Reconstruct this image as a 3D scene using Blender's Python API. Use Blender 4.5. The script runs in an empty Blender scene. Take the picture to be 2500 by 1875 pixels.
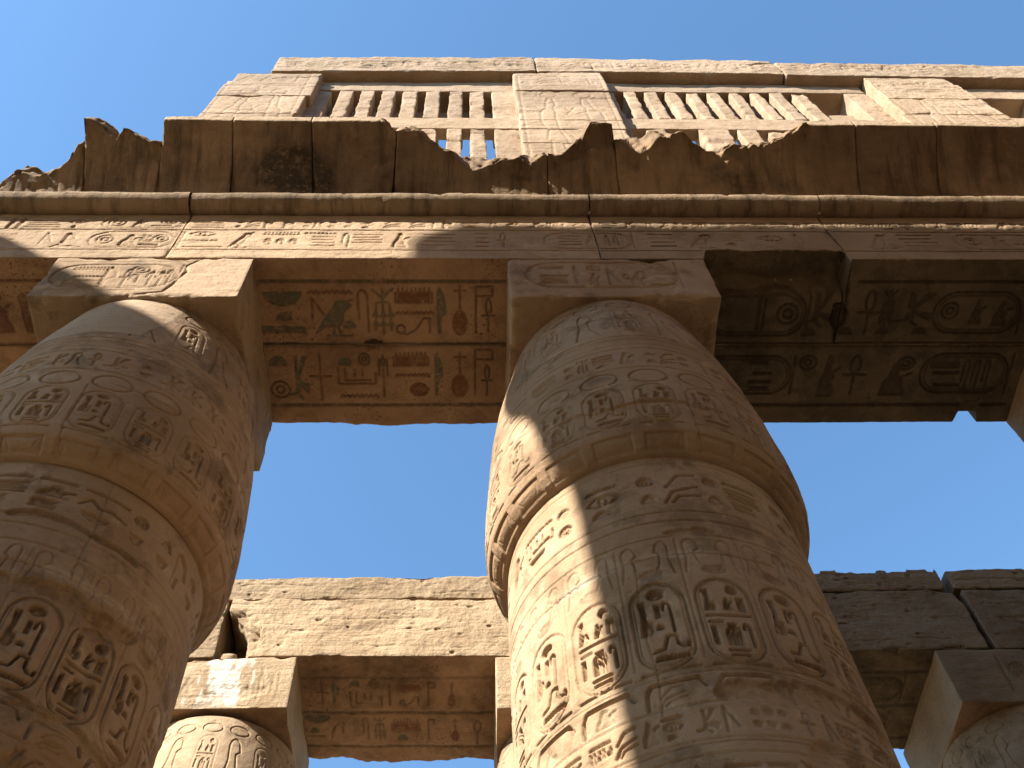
import bpy, math
import numpy as np
from mathutils import Matrix, Vector

C = bpy.context.scene.collection
scn = bpy.context.scene
R = math.radians

# ------------------------------------------------------------------ camera
cam_d = bpy.data.cameras.new("camera")
cam = bpy.data.objects.new("camera", cam_d)
C.objects.link(cam)
f_px, pit, yaw, roll = 2511.42, R(59.5832), R(4.6562), R(-4.1759)
fw = Vector((math.sin(yaw) * math.cos(pit), math.cos(yaw) * math.cos(pit), math.sin(pit)))
rt = Vector((math.cos(yaw), -math.sin(yaw), 0))
up = rt.cross(fw)
r2 = math.cos(roll) * rt + math.sin(roll) * up
u2 = -math.sin(roll) * rt + math.cos(roll) * up
M = Matrix((r2, u2, -fw)).transposed().to_4x4()
cam.matrix_world = M
cam_d.sensor_width = 36
cam_d.lens = 36 * f_px / 2500
cam_d.clip_start = 0.05
cam_d.clip_end = 2000
scn.camera = cam

# ------------------------------------------------------------------ light
TA, TY = 1.43, 1.33                      # tan(azimuth from the wall normal), rise per metre of depth
SUN_AZ = math.atan(TA)
SUN_EL = math.atan(TY * math.cos(SUN_AZ))
sd = Vector((-math.sin(SUN_AZ) * math.cos(SUN_EL), -math.cos(SUN_AZ) * math.cos(SUN_EL), math.sin(SUN_EL)))
sun_d = bpy.data.lights.new("sun", 'SUN')
sun_d.energy = 5.0
sun_d.angle = R(0.53)
sun_d.color = (1.0, 0.945, 0.85)
sun = bpy.data.objects.new("sun", sun_d)
sun.rotation_euler = sd.to_track_quat('Z', 'Y').to_euler()
C.objects.link(sun)
w = bpy.data.worlds.new("World")
scn.world = w
w.use_nodes = True
nt = w.node_tree
sky = nt.nodes.new('ShaderNodeTexSky')
sky.sky_type = 'NISHITA'
sky.sun_disc = False
sky.sun_elevation = SUN_EL
sky.sun_rotation = math.atan2(sd.x, sd.y)
sky.altitude = 80
sky.air_density = 1.0
sky.dust_density = 0.35
sky.ozone_density = 1.6
tint = nt.nodes.new('ShaderNodeMix'); tint.data_type = 'RGBA'; tint.blend_type = 'MULTIPLY'
tint.inputs[0].default_value = 1.0
tint.inputs[7].default_value = (.73, .95, 1.02, 1)      # clear desert air
nt.links.new(sky.outputs[0], tint.inputs[6])
nt.links.new(tint.outputs[2], nt.nodes['Background'].inputs[0])
nt.nodes['Background'].inputs[1].default_value = 0.098
scn.view_settings.view_transform = 'Standard'
scn.view_settings.look = 'None'
scn.view_settings.exposure = 1.78
scn.view_settings.gamma = 1.0
scn.cycles.max_bounces = 8
scn.cycles.diffuse_bounces = 5

# ------------------------------------------------------------------ noise
def _hash(ix, iy, iz, s):
    h = (ix * 374761393 + iy * 668265263 + iz * 2147483647 * 0 + iz * 1274126177 + s * 974711) & 0xFFFFFFFF
    h = ((h ^ (h >> 13)) * 1103515245) & 0xFFFFFFFF
    h = ((h ^ (h >> 16)) * 2654435761) & 0xFFFFFFFF
    return ((h ^ (h >> 15)) & 0xFFFFFF).astype(np.float32) / 8388608.0 - 1.0

def vnoise(P, f, s=0):
    Q = P * f
    I = np.floor(Q).astype(np.int64)
    F = (Q - I).astype(np.float32)
    F = F * F * (3 - 2 * F)
    x, y, z = I[..., 0], I[..., 1], I[..., 2]
    fx, fy, fz = F[..., 0], F[..., 1], F[..., 2]
    out = 0
    for dx in (0, 1):
        wx = fx if dx else 1 - fx
        for dy in (0, 1):
            wy = fy if dy else 1 - fy
            for dz in (0, 1):
                wz = fz if dz else 1 - fz
                out = out + wx * wy * wz * _hash(x + dx, y + dy, z + dz, s)
    return out

def fbm(P, f, o=3, s=0):
    a, t, out = 1.0, 0.0, 0
    for k in range(o):
        out = out + a * vnoise(P + 17.3 * k, f, s + k * 31)
        t += a
        a *= 0.5
        f *= 2.03
    return out / t

def facet(P, f, s=0):
    """angular noise: linear interpolation leaves flat facets and sharp ridges"""
    Q = P * f + .35 * vnoise(P, f * .7, s + 5)[..., None]
    I = np.floor(Q).astype(np.int64); F = (Q - I).astype(np.float32)
    out = 0
    for dx in (0, 1):
        for dy in (0, 1):
            for dz in (0, 1):
                wt = (F[..., 0] if dx else 1 - F[..., 0]) * (F[..., 1] if dy else 1 - F[..., 1]) * (F[..., 2] if dz else 1 - F[..., 2])
                out = out + wt * _hash(I[..., 0] + dx, I[..., 1] + dy, I[..., 2] + dz, s)
    return np.abs(out) * 2 - .7

def sst(a, b, x):
    t = np.clip((x - a) / (b - a), 0, 1)
    return t * t * (3 - 2 * t)

# ------------------------------------------------------------------ carving raster
class Panel:
    """depth map (metres cut into the stone) and paint map over a rectangle of wall"""
    def __init__(s, u0, u1, v0, v1, res=0.007, wrap=False):
        s.u0, s.v0, s.res, s.wrap = u0, v0, res, wrap
        s.nu = int(round((u1 - u0) / res)) + 1
        s.nv = int(round((v1 - v0) / res)) + 1
        s.H = np.zeros((s.nv, s.nu), np.float32)
        s.P = np.zeros((s.nv, s.nu, 4), np.float32)

    def win(s, a, b, c, d):
        i0 = max(0, int((a - s.u0) / s.res) - 1); i1 = min(s.nu, int((b - s.u0) / s.res) + 3)
        j0 = max(0, int((c - s.v0) / s.res) - 1); j1 = min(s.nv, int((d - s.v0) / s.res) + 3)
        if i1 <= i0 or j1 <= j0:
            return None
        X = s.u0 + np.arange(i0, i1) * s.res
        Y = s.v0 + np.arange(j0, j1) * s.res
        X, Y = np.meshgrid(X, Y)
        return slice(j0, j1), slice(i0, i1), X, Y

    def put(s, W, sd, depth, col, soft, rim=0.0):
        J, I = W[0], W[1]
        k = sst(soft, -soft, sd)
        d = depth * k
        if rim > 0:                       # sunk relief: deepest along the outline, swelling inside
            d = d * (1 - rim * sst(0, -0.045, sd))
        s.H[J, I] = np.maximum(s.H[J, I], d)
        if col is not None:
            a = (k * col[3])[..., None]
            s.P[J, I, :3] = s.P[J, I, :3] * (1 - a) + np.array(col[:3]) * a
            s.P[J, I, 3] = np.maximum(s.P[J, I, 3], a[..., 0])

    def stroke(s, pts, wd, depth, col=None, soft=None):
        pts = np.array(pts, float)
        soft = soft or max(0.0045, s.res * 0.8)
        m = wd + 0.02
        W = s.win(pts[:, 0].min() - m, pts[:, 0].max() + m, pts[:, 1].min() - m, pts[:, 1].max() + m)
        if W is None:
            return
        X, Y = W[2], W[3]
        D = np.full(X.shape, 9.0)
        for (ax, ay), (bx, by) in zip(pts[:-1], pts[1:]):
            dx, dy = bx - ax, by - ay
            L = dx * dx + dy * dy + 1e-12
            t = np.clip(((X - ax) * dx + (Y - ay) * dy) / L, 0, 1)
            D = np.minimum(D, np.hypot(X - ax - t * dx, Y - ay - t * dy))
        s.put(W, D - wd / 2, depth, col, soft)

    def poly(s, pts, depth, col=None, rim=0.55):
        pts = np.array(pts, float)
        m = 0.03
        W = s.win(pts[:, 0].min() - m, pts[:, 0].max() + m, pts[:, 1].min() - m, pts[:, 1].max() + m)
        if W is None:
            return
        X, Y = W[2], W[3]
        D = np.full(X.shape, 9.0)
        ins = np.zeros(X.shape, bool)
        n = len(pts)
        for i in range(n):
            ax, ay = pts[i]; bx, by = pts[(i + 1) % n]
            dx, dy = bx - ax, by - ay
            L = dx * dx + dy * dy + 1e-12
            t = np.clip(((X - ax) * dx + (Y - ay) * dy) / L, 0, 1)
            D = np.minimum(D, np.hypot(X - ax - t * dx, Y - ay - t * dy))
            c = ((ay > Y) != (by > Y))
            xi = ax + (Y - ay) / (by - ay if abs(by - ay) > 1e-9 else 1e-9) * (bx - ax)
            ins ^= c & (X < xi)
        s.put(W, np.where(ins, -D, D), depth, col, max(0.0045, s.res * 0.7), rim)

    def sample(s, u, v):
        x = (u - s.u0) / s.res; y = (v - s.v0) / s.res
        ok = (x >= 0) & (y >= 0) & (x <= s.nu - 1.001) & (y <= s.nv - 1.001)
        x = np.clip(x, 0, s.nu - 1.001); y = np.clip(y, 0, s.nv - 1.001)
        i = x.astype(int); j = y.astype(int); fx = x - i; fy = y - j
        def L(A):
            a = fx if A.ndim == 2 else fx[..., None]; b = fy if A.ndim == 2 else fy[..., None]
            return (A[j, i] * (1 - a) * (1 - b) + A[j, i + 1] * a * (1 - b) + A[j + 1, i] * (1 - a) * b + A[j + 1, i + 1] * a * b)
        h = L(s.H) * ok
        p = L(s.P); p[..., 3] *= ok
        return h, p

def ell(cx, cy, rx, ry, a0=0, a1=360, n=20):
    t = np.radians(np.linspace(a0, a1, n))
    return [(cx + rx * math.cos(k), cy + ry * math.sin(k)) for k in t]

def rrect(x0, x1, y0, y1, r):
    p = []
    for cx, cy, a in ((x1 - r, y1 - r, 0), (x0 + r, y1 - r, 90), (x0 + r, y0 + r, 180), (x1 - r, y0 + r, 270)):
        p += ell(cx, cy, r, r, a, a + 90, 7)
    return p + [p[0]]

# glyph signs in a unit box: s = stroke, p = sunk shape
GL = {
 'loaf': [('p', ell(.5, 0, .5, .95, 0, 180, 12))],
 'ring': [('s', ell(.5, .5, .46, .46)), ('s', ell(.5, .5, .2, .2))],
 'disc': [('s', ell(.5, .5, .48, .48))],
 'sun': [('p', ell(.5, .5, .5, .5))],
 'oval': [('p', ell(.5, .5, .5, .5)), ('s', [(.2, .5), (.8, .5)])],
 'ankh': [('s', ell(.5, .76, .2, .23)), ('s', [(.5, .53), (.5, 0)]), ('s', [(.02, .5), (.98, .5)])],
 'water': [('s', [(i / 16, .2 + .6 * (i % 2)) for i in range(17)])],
 'bar': [('p', [(0, 0), (1, 0), (1, 1), (0, 1)])],
 'line': [('p', [(0, 0), (1, 0), (1, 1), (0, 1)])],
 'bars': [('s', [(0, .05), (1, .05)]), ('s', [(.05, .35), (1, .35)]), ('s', [(0, .65), (.9, .65)]), ('s', [(0, .95), (1, .95)])],
 'feather': [('p', [(.15, 0), (.45, 0), (.5, .35), (1, .45), (.8, .8), (.35, 1), (.1, .9)])],
 'bird': [('p', [(0, 0), (.3, .25), (.62, .22), (.75, .4), (.76, .62), (.98, .82), (.8, .95), (.55, .92), (.5, .75), (.25, .45)]),
          ('s', [(.5, .22), (.5, .02)]), ('s', [(.62, .22), (.66, .02)]), ('s', [(.35, .01), (.95, .01)]), ('s', [(.75, .88), (1, .98)])],
 'crook': [('s', [(.12, .3), (.1, .8)] + ell(.5, .8, .4, .18, 180, 0, 8) + [(.9, 0)])],
 'cane': [('s', [(.6, 0), (.6, .75)] + ell(.35, .8, .28, .18, 0, 200, 8))],
 'sedge': [('s', [(.5, 0), (.5, 1)]), ('s', [(.5, .8), (.05, 1)]), ('s', [(.5, .8), (.95, 1)]), ('s', [(.5, .72), (.2, .7), (.14, .1)]),
           ('s', [(.5, .72), (.8, .7), (.86, .1)])] + [('s', [(x - .12, y - .1), (x, y), (x + .12, y - .1)]) for x in (.16, .5, .84) for y in (.3, .5)],
 'board': [('s', [(0, 0), (1, 0), (1, .7), (0, .7), (0, 0)]), ('p', [(.05, .05), (.95, .05), (.95, .65), (.05, .65)])] +
          [('s', [(.08 + .12 * i, .7), (.08 + .12 * i, 1)]) for i in range(8)],
 'comb': [('s', [(0, .1), (1, .1)])] + [('s', [(.05 + .1 * i, .1), (.05 + .1 * i, .95)]) for i in range(10)],
 'viper': [('s', ell(.14, .3, .12, .25, 0, 330, 12)), ('s', [(.02, .15), (.3, .0), (.55, .25), (.8, .95), (.95, .9), (.95, .1)])],
 'snake': [('s', [(0, .1), (.2, .8), (.4, .3), (.65, .5), (1, .2)])],
 'lute': [('s', [(.5, .4), (.5, 1)]), ('s', [(.15, .9), (.85, .9)]), ('p', ell(.5, .22, .45, .25)), ('s', ell(.5, .22, .45, .25))],
 'staff': [('s', [(.06, 0), (.06, 1)]), ('s', [(.06, 1), (.95, 1), (.95, .8), (.06, .8)])],
 'flag': [('s', [(.15, 0), (.2, 1), (.9, .2)])],
 'bee': [('p', [(.25, .1), (.5, .15), (.6, .45), (.4, .5)]), ('p', [(.4, .5), (.75, .98), (.95, .95), (.55, .5)]), ('p', [(.5, .42), (1, .35), (.95, .12), (.55, .3)]),
         ('p', [(.35, .5), (.35, .98), (.5, .95), (.47, .5)]), ('s', [(.3, .15), (0, .1)]), ('s', [(.5, .1), (.62, 0)])],
 'cross': [('s', [(.5, 0), (.5, 1)]), ('s', [(0, .52), (1, .52)])],
 'box': [('s', [(.02, 1), (.02, 0), (.98, 0), (.98, .7)]), ('s', [(.2, .95), (.2, .22), (.85, .22)]), ('s', [(.45, .9), (.45, .5)]), ('s', [(.65, .9), (.65, .5)])],
 'plant': [('s', [(.5, 0), (.5, .95)]), ('s', [(.5, .7), (.15, .85), (.1, .5)]), ('s', [(.5, .7), (.85, .85), (.9, .5)]), ('p', ell(.5, .8, .25, .12))],
 'basket': [('p', [(0, 1), (1, 1)] + ell(.5, 1, .5, .95, 0, -180, 12))],
 'plank': [('p', [(0, .3), (0, 1), (.97, 1), (1, 0), (.9, .3)])],
 'eye': [('s', [(0, .5), (.3, .95), (.7, .95), (1, .5), (.7, .1), (.3, .1), (0, .5)]), ('s', ell(.5, .5, .12, .35))],
 'figure': [('p', [(.1, 0), (.9, 0), (.9, .15), (.75, .35), (.85, .5), (.62, .6), (.6, .72), (.7, .85), (.55, 1), (.4, .98), (.35, .8), (.3, .6), (.15, .4)]),
            ('s', [(.62, .55), (1, .7)])],
 'god': [('p', [(.05, 0), (.6, 0), (.85, .15), (.75, .4), (.5, .42), (.45, .55), (.55, .62), (.5, .7), (.3, .68), (.2, .5)]), ('s', [(.3, .7), (.2, 1)]), ('s', [(.42, .7), (.42, 1)])],
 'arch': [('s', [(0, 0)] + ell(1, 0, 1, 1, 180, 90, 8) + [(1, .3)])],
 'three': [('s', [(.5, 0), (.5, 1)]), ('s', [(.12, 0), (.1, .6)] + ell(.5, .6, .4, .28, 180, 0, 8) + [(.88, 0)]),
           ('s', [(.3, 0), (.3, .6)]), ('s', [(.7, 0), (.7, .6)]), ('s', [(.3, 1), (.5, .88), (.7, 1)])],
 'step': [('s', [(0, 0), (.3, .1), (.45, .95), (.7, .95), (.7, .35), (.85, .1), (1, .1), (1, .35)])],
 'hook': [('s', [(.5, 0), (.5, .8), (.2, 1)])],
 'uraeus': [('s', [(.0, 0), (.15, .45), (.1, .8)] + ell(.38, .82, .28, .17, 180, 0, 8) + [(.72, .7), (.5, .62), (.6, .3), (.95, 0)])],
 'wing': [('s', [(0, 0), (.25, .35), (1, .55)]), ('s', [(.2, .0), (.4, .2), (1, .25)]), ('s', [(.1, .5), (.5, .9), (1, .95)])],
}

def glyph(pn, name, x0, x1, y0, y1, depth=.02, wd=.02, col=None):
    if name == 'cart':
        horiz = (x1 - x0) > (y1 - y0)
        r = .48 * min(x1 - x0, y1 - y0)
        pn.stroke(rrect(x0, x1, y0, y1, r), wd, depth, col)
        g = wd * 1.6
        pn.stroke(rrect(x0 + g, x1 - g, y0 + g, y1 - g, max(.01, r - g)), wd * .55, depth * .6, col)
        if horiz:
            pn.stroke([(x1 + wd, y0), (x1 + wd, y1)], wd, depth, col)
        else:
            pn.stroke([(x0, y0 - wd), (x1, y0 - wd)], wd, depth, col)
        return
    for k, pts in GL[name]:
        q = [(x0 + (x1 - x0) * a, y0 + (y1 - y0) * b) for a, b in pts]
        if k == 's':
            pn.stroke(q, wd, depth, col)
        else:
            pn.poly(q, depth, col)

def cart_a(pn, x0, x1, y0, y1, d, wd):
    glyph(pn, 'cart', x0, x1, y0, y1, d * .5, wd * .62)
    X = lambda t: x0 + (x1 - x0) * t
    Y = lambda t: y0 + (y1 - y0) * t
    for g, a, b, c, e in (('sun', .34, .66, .80, .92), ('god', .10, .42, .40, .80), ('bar', .43, .52, .58, .74), ('loaf', .40, .55, .44, .50),
                          ('cane', .56, .80, .40, .76), ('step', .28, .90, .20, .36), ('water', .3, .88, .09, .14)):
        glyph(pn, g, X(a), X(b), Y(c), Y(e), d, wd * .75)

def cart_b(pn, x0, x1, y0, y1, d, wd):
    glyph(pn, 'cart', x0, x1, y0, y1, d * .5, wd * .62)
    X = lambda t: x0 + (x1 - x0) * t
    Y = lambda t: y0 + (y1 - y0) * t
    for g, a, b, c, e in (('god', .10, .38, .60, .86), ('sun', .58, .80, .80, .92), ('figure', .44, .62, .60, .76), ('bar', .72, .86, .59, .76),
                          ('line', .1, .9, .525, .55), ('line', .12, .36, .455, .475), ('bar', .13, .21, .2, .41), ('three', .36, .66, .19, .43),
                          ('cane', .70, .88, .18, .44), ('line', .32, .70, .12, .14), ('line', .34, .68, .065, .085)):
        glyph(pn, g, X(a), X(b), Y(c), Y(e), d, wd * .75)

def band(pn, u0, u1, v0, v1, d, wd, rng, names):
    u = u0
    h = v1 - v0
    while u < u1:
        k = rng.integers(0, 4)
        if k == 0:
            wx = h * rng.uniform(.35, .55)
            glyph(pn, names[rng.integers(len(names))], u, u + wx, v0 + .04 * h, v1 - .04 * h, d, wd)
        elif k == 1:
            wx = h * rng.uniform(.6, .9)
            glyph(pn, 'line' if rng.random() < .3 else 'water', u, u + wx, v0 + .78 * h, v0 + .86 * h, d, wd)
            glyph(pn, ['bars', 'box', 'figure', 'snake', 'eye'][rng.integers(5)], u, u + wx, v0 + .36 * h, v0 + .66 * h, d, wd)
            glyph(pn, ['loaf', 'bars', 'basket'][rng.integers(3)], u + .1 * wx, u + .7 * wx, v0 + .05 * h, v0 + .26 * h, d, wd)
        elif k == 2:
            wx = h * .3
            glyph(pn, ['loaf', 'ring', 'oval'][rng.integers(3)], u, u + wx, v0 + .6 * h, v0 + .85 * h, d, wd)
            glyph(pn, ['loaf', 'ring', 'basket'][rng.integers(3)], u, u + wx, v0 + .1 * h, v0 + .35 * h, d, wd)
        else:
            wx = h * rng.uniform(.5, .75)
            glyph(pn, ['bird', 'bee', 'figure', 'wing'][rng.integers(4)], u, u + wx, v0 + .06 * h, v1 - .06 * h, d, wd)
        u += wx + h * (.13 + .25 * (rng.random() < .3))

TALL = ['ankh', 'feather', 'crook', 'flag', 'staff', 'sedge', 'cane', 'lute', 'uraeus', 'hook']

# ------------------------------------------------------------------ materials
def N(nt, t, **k):
    n = nt.nodes.new(t)
    for a, b in k.items():
        setattr(n, a, b)
    return n

def stone(name, base, dark, light, bump=.5, streak=0.0, stain=None, scale=1.0, rough=.92, soot=0.0, pit=.35, warm=1.0, specks=0.0, stains=0.0):
    base, dark, light = [(c[0], c[1] * warm, c[2] * (2 - warm) * .99) for c in (base, dark, light)]
    m = bpy.data.materials.new(name)
    m.use_nodes = True
    t = m.node_tree
    L = t.links.new
    b = t.nodes['Principled BSDF']
    b.inputs['Roughness'].default_value = rough
    b.inputs['Specular IOR Level'].default_value = .15
    g = N(t, 'ShaderNodeNewGeometry')
    mp = N(t, 'ShaderNodeMapping')
    L(g.outputs['Position'], mp.inputs[0])
    mp.inputs['Scale'].default_value = (scale, scale, scale)
    def noise(sc, det, rg=.6, vec=None):
        n = N(t, 'ShaderNodeTexNoise')
        n.inputs['Scale'].default_value = sc
        n.inputs['Detail'].default_value = det
        n.inputs['Roughness'].default_value = rg
        L(vec or mp.outputs[0], n.inputs['Vector'])
        return n
    def ramp(src, a, c):
        r = N(t, 'ShaderNodeMapRange', interpolation_type='SMOOTHSTEP')
        r.inputs['From Min'].default_value = a
        r.inputs['From Max'].default_value = c
        L(src, r.inputs['Value'])
        return r.outputs[0]
    def mix(fac, A, B):
        x = N(t, 'ShaderNodeMix', data_type='RGBA')
        if isinstance(fac, float): x.inputs[0].default_value = fac
        else: L(fac, x.inputs[0])
        for s, v in ((6, A), (7, B)):
            if isinstance(v, tuple): x.inputs[s].default_value = (*v, 1)
            else: L(v, x.inputs[s])
        return x.outputs[2]
    def mul(a, k):
        x = N(t, 'ShaderNodeMath', operation='MULTIPLY'); L(a, x.inputs[0])
        if isinstance(k, float): x.inputs[1].default_value = k
        else: L(k, x.inputs[1])
        return x.outputs[0]
    n1 = noise(1.1, 6)
    n2 = noise(5.5, 8, .7)
    n3 = noise(38, 6, .7)
    c = mix(ramp(n1.outputs[0], .36, .66), base, dark)
    c = mix(mul(ramp(n2.outputs[0], .5, .75), .6), c, light)
    c = mix(mul(ramp(n3.outputs[0], .52, .75), .3), c, dark)
    if stains:
        n7 = noise(2.3, 7, .7)
        c = mix(mul(ramp(n7.outputs[0], .50, .62), stains), c, tuple(v * .45 for v in dark))
        n8 = noise(3.1, 6, .65)
        c = mix(mul(ramp(n8.outputs[0], .58, .68), stains * .8), c, tuple(min(1, v * 1.15) for v in light))
    # bedding layers of the sandstone
    mb = N(t, 'ShaderNodeMapping'); L(g.outputs['Position'], mb.inputs[0]); mb.inputs['Scale'].default_value = (.5, .5, 9)
    nb = noise(1.3, 5, .65, mb.outputs[0])
    c = mix(mul(ramp(nb.outputs[0], .5, .72), .35), c, dark)
    if streak:
        ms = N(t, 'ShaderNodeMapping'); L(g.outputs['Position'], ms.inputs[0]); ms.inputs['Scale'].default_value = (4.5, .9, .35)
        ns = noise(1.6, 6, .65, ms.outputs[0])
        c = mix(mul(ramp(ns.outputs[0], .46, .7), streak), c, stain or (.05, .035, .02))
    if soot:
        no = noise(.75, 7, .68)
        c = mix(mul(ramp(no.outputs[0], .53, .72), soot), c, (.03, .022, .014))
    # every block has its own tone
    oi = N(t, 'ShaderNodeObjectInfo')
    mr = N(t, 'ShaderNodeMapRange'); mr.inputs['To Min'].default_value = .86; mr.inputs['To Max'].default_value = 1.1
    L(oi.outputs['Random'], mr.inputs['Value'])
    hv = N(t, 'ShaderNodeHueSaturation'); L(mr.outputs[0], hv.inputs['Value']); L(c, hv.inputs['Color'])
    c = hv.outputs[0]
    at = N(t, 'ShaderNodeAttribute', attribute_name='paint')
    npm = noise(17, 8, .75)
    c = mix(mul(at.outputs['Alpha'], mul(ramp(n2.outputs[0], .26, .50), ramp(npm.outputs[0], .30, .50))), c, at.outputs['Color'])
    if specks:
        nsp = noise(30, 5, .8)
        nbg = noise(1.4, 3, .5)
        c = mix(mul(mul(ramp(nsp.outputs[0], .56, .62), ramp(nbg.outputs[0], .45, .6)), specks), c, (.03, .018, .01))
    L(c, b.inputs['Base Color'])
    # grain, pits, shallow flaking
    vo = N(t, 'ShaderNodeTexVoronoi'); vo.inputs['Scale'].default_value = 26
    L(mp.outputs[0], vo.inputs['Vector'])
    pits = mul(ramp(vo.outputs[0], .22, .05), pit)
    ng = noise(90, 4, .6)
    nm = noise(13, 7, .68)
    h = N(t, 'ShaderNodeMath', operation='ADD'); L(mul(nm.outputs[0], 1.0), h.inputs[0]); L(mul(ng.outputs[0], .22), h.inputs[1])
    h2 = N(t, 'ShaderNodeMath', operation='ADD'); L(h.outputs[0], h2.inputs[0]); L(mul(nb.outputs[0], .8), h2.inputs[1])
    h3 = N(t, 'ShaderNodeMath', operation='SUBTRACT'); L(h2.outputs[0], h3.inputs[0]); L(pits, h3.inputs[1])
    bp = N(t, 'ShaderNodeBump')
    bp.inputs['Strength'].default_value = bump
    bp.inputs['Distance'].default_value = .03
    L(h3.outputs[0], bp.inputs['Height'])
    L(bp.outputs[0], b.inputs['Normal'])
    return m

BASE, DARK, LIGHT = (.335, .235, .15), (.26, .17, .10), (.40, .30, .205)
m_col = stone('sandstone_column', BASE, DARK, LIGHT, .45, stains=.55)
m_wall = stone('sandstone_wall', (.375, .268, .172), (.305, .207, .127), (.435, .327, .228), .65, stains=.3)
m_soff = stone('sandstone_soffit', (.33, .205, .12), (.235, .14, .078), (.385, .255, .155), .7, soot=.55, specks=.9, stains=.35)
m_corn = stone('sandstone_cornice', (.25, .165, .098), (.155, .10, .058), (.30, .205, .125), .8, streak=.6, soot=.75, warm=1.0)
m_roll = stone('sandstone_roll', (.27, .19, .12), (.19, .13, .08), (.32, .235, .155), .6, streak=.65)
m_cler = stone('sandstone_clerestory', (.345, .25, .17), (.28, .195, .125), (.40, .30, .21), .6, stains=.25)
m_far = stone('sandstone_rough', (.37, .27, .17), (.29, .20, .12), (.43, .32, .215), 1.0)
m_far_shade = stone('shaded_rough_sandstone', (.29, .205, .135), (.21, .145, .093), (.34, .25, .17), 1.0)  # rough sandstone with the far right's shade put into its colour
m_soff_dark = stone('sooted_shaded_soffit', (.17, .12, .075), (.10, .07, .043), (.22, .16, .10), .6, soot=.75, stains=.4)  # soot plus the dimmer light of the right bay, both in the colour
m_plast = stone('plaster_repair', (.44, .31, .20), (.40, .28, .175), (.47, .34, .23), .18, pit=.1)

# ------------------------------------------------------------------ mesh helpers
def mesh_np(name, V, F, mat, paint=None, smooth=True, parent=None):
    me = bpy.data.meshes.new(name)
    V = np.ascontiguousarray(V, np.float32); F = np.ascontiguousarray(F, np.int32)
    me.vertices.add(len(V)); me.vertices.foreach_set('co', V.ravel())
    me.loops.add(F.size); me.loops.foreach_set('vertex_index', F.ravel())
    me.polygons.add(len(F))
    me.polygons.foreach_set('loop_start', np.arange(0, F.size, F.shape[1], dtype=np.int32))
    me.polygons.foreach_set('loop_total', np.full(len(F), F.shape[1], np.int32))
    me.polygons.foreach_set('use_smooth', np.full(len(F), smooth))
    me.update(calc_edges=True)
    if paint is None:
        paint = np.zeros((len(V), 4), np.float32)
    if True:
        a = me.color_attributes.new('paint', 'FLOAT_COLOR', 'POINT')
        a.data.foreach_set('color', np.ascontiguousarray(paint, np.float32).ravel())
    me.materials.append(mat)
    o = bpy.data.objects.new(name, me)
    C.objects.link(o)
    if parent is not None:
        o.parent = parent
    return o

def tag(o, label=None, cat=None, group=None, kind=None):
    if label: o['label'] = label
    if cat: o['category'] = cat
    if group: o['group'] = group
    if kind: o['kind'] = kind
    return o

def empty(name, loc, label, cat, group=None):
    o = bpy.data.objects.new(name, None)
    o.empty_display_size = .3
    o.location = loc
    C.objects.link(o)
    return tag(o, label, cat, group)

def cuts(a, b, res):
    L = b - a
    e = [d for d in (.012, .03, .06) if d < L * .4]
    n = max(1, int(round((L - 2 * (e[-1] if e else 0)) / res)))
    mid = np.linspace(a + (e[-1] if e else 0), b - (e[-1] if e else 0), n + 1)
    return np.unique(np.round(np.concatenate([[a, b], [a + d for d in e], [b - d for d in e], mid]), 5))

def grid_faces(nu, nv, base, flip):
    i = np.arange(nu - 1)[None, :] + np.arange(nv - 1)[:, None] * nu + base
    q = np.stack([i, i + 1, i + 1 + nu, i + nu], -1).reshape(-1, 4)
    return q[:, ::-1] if flip else q

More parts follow.
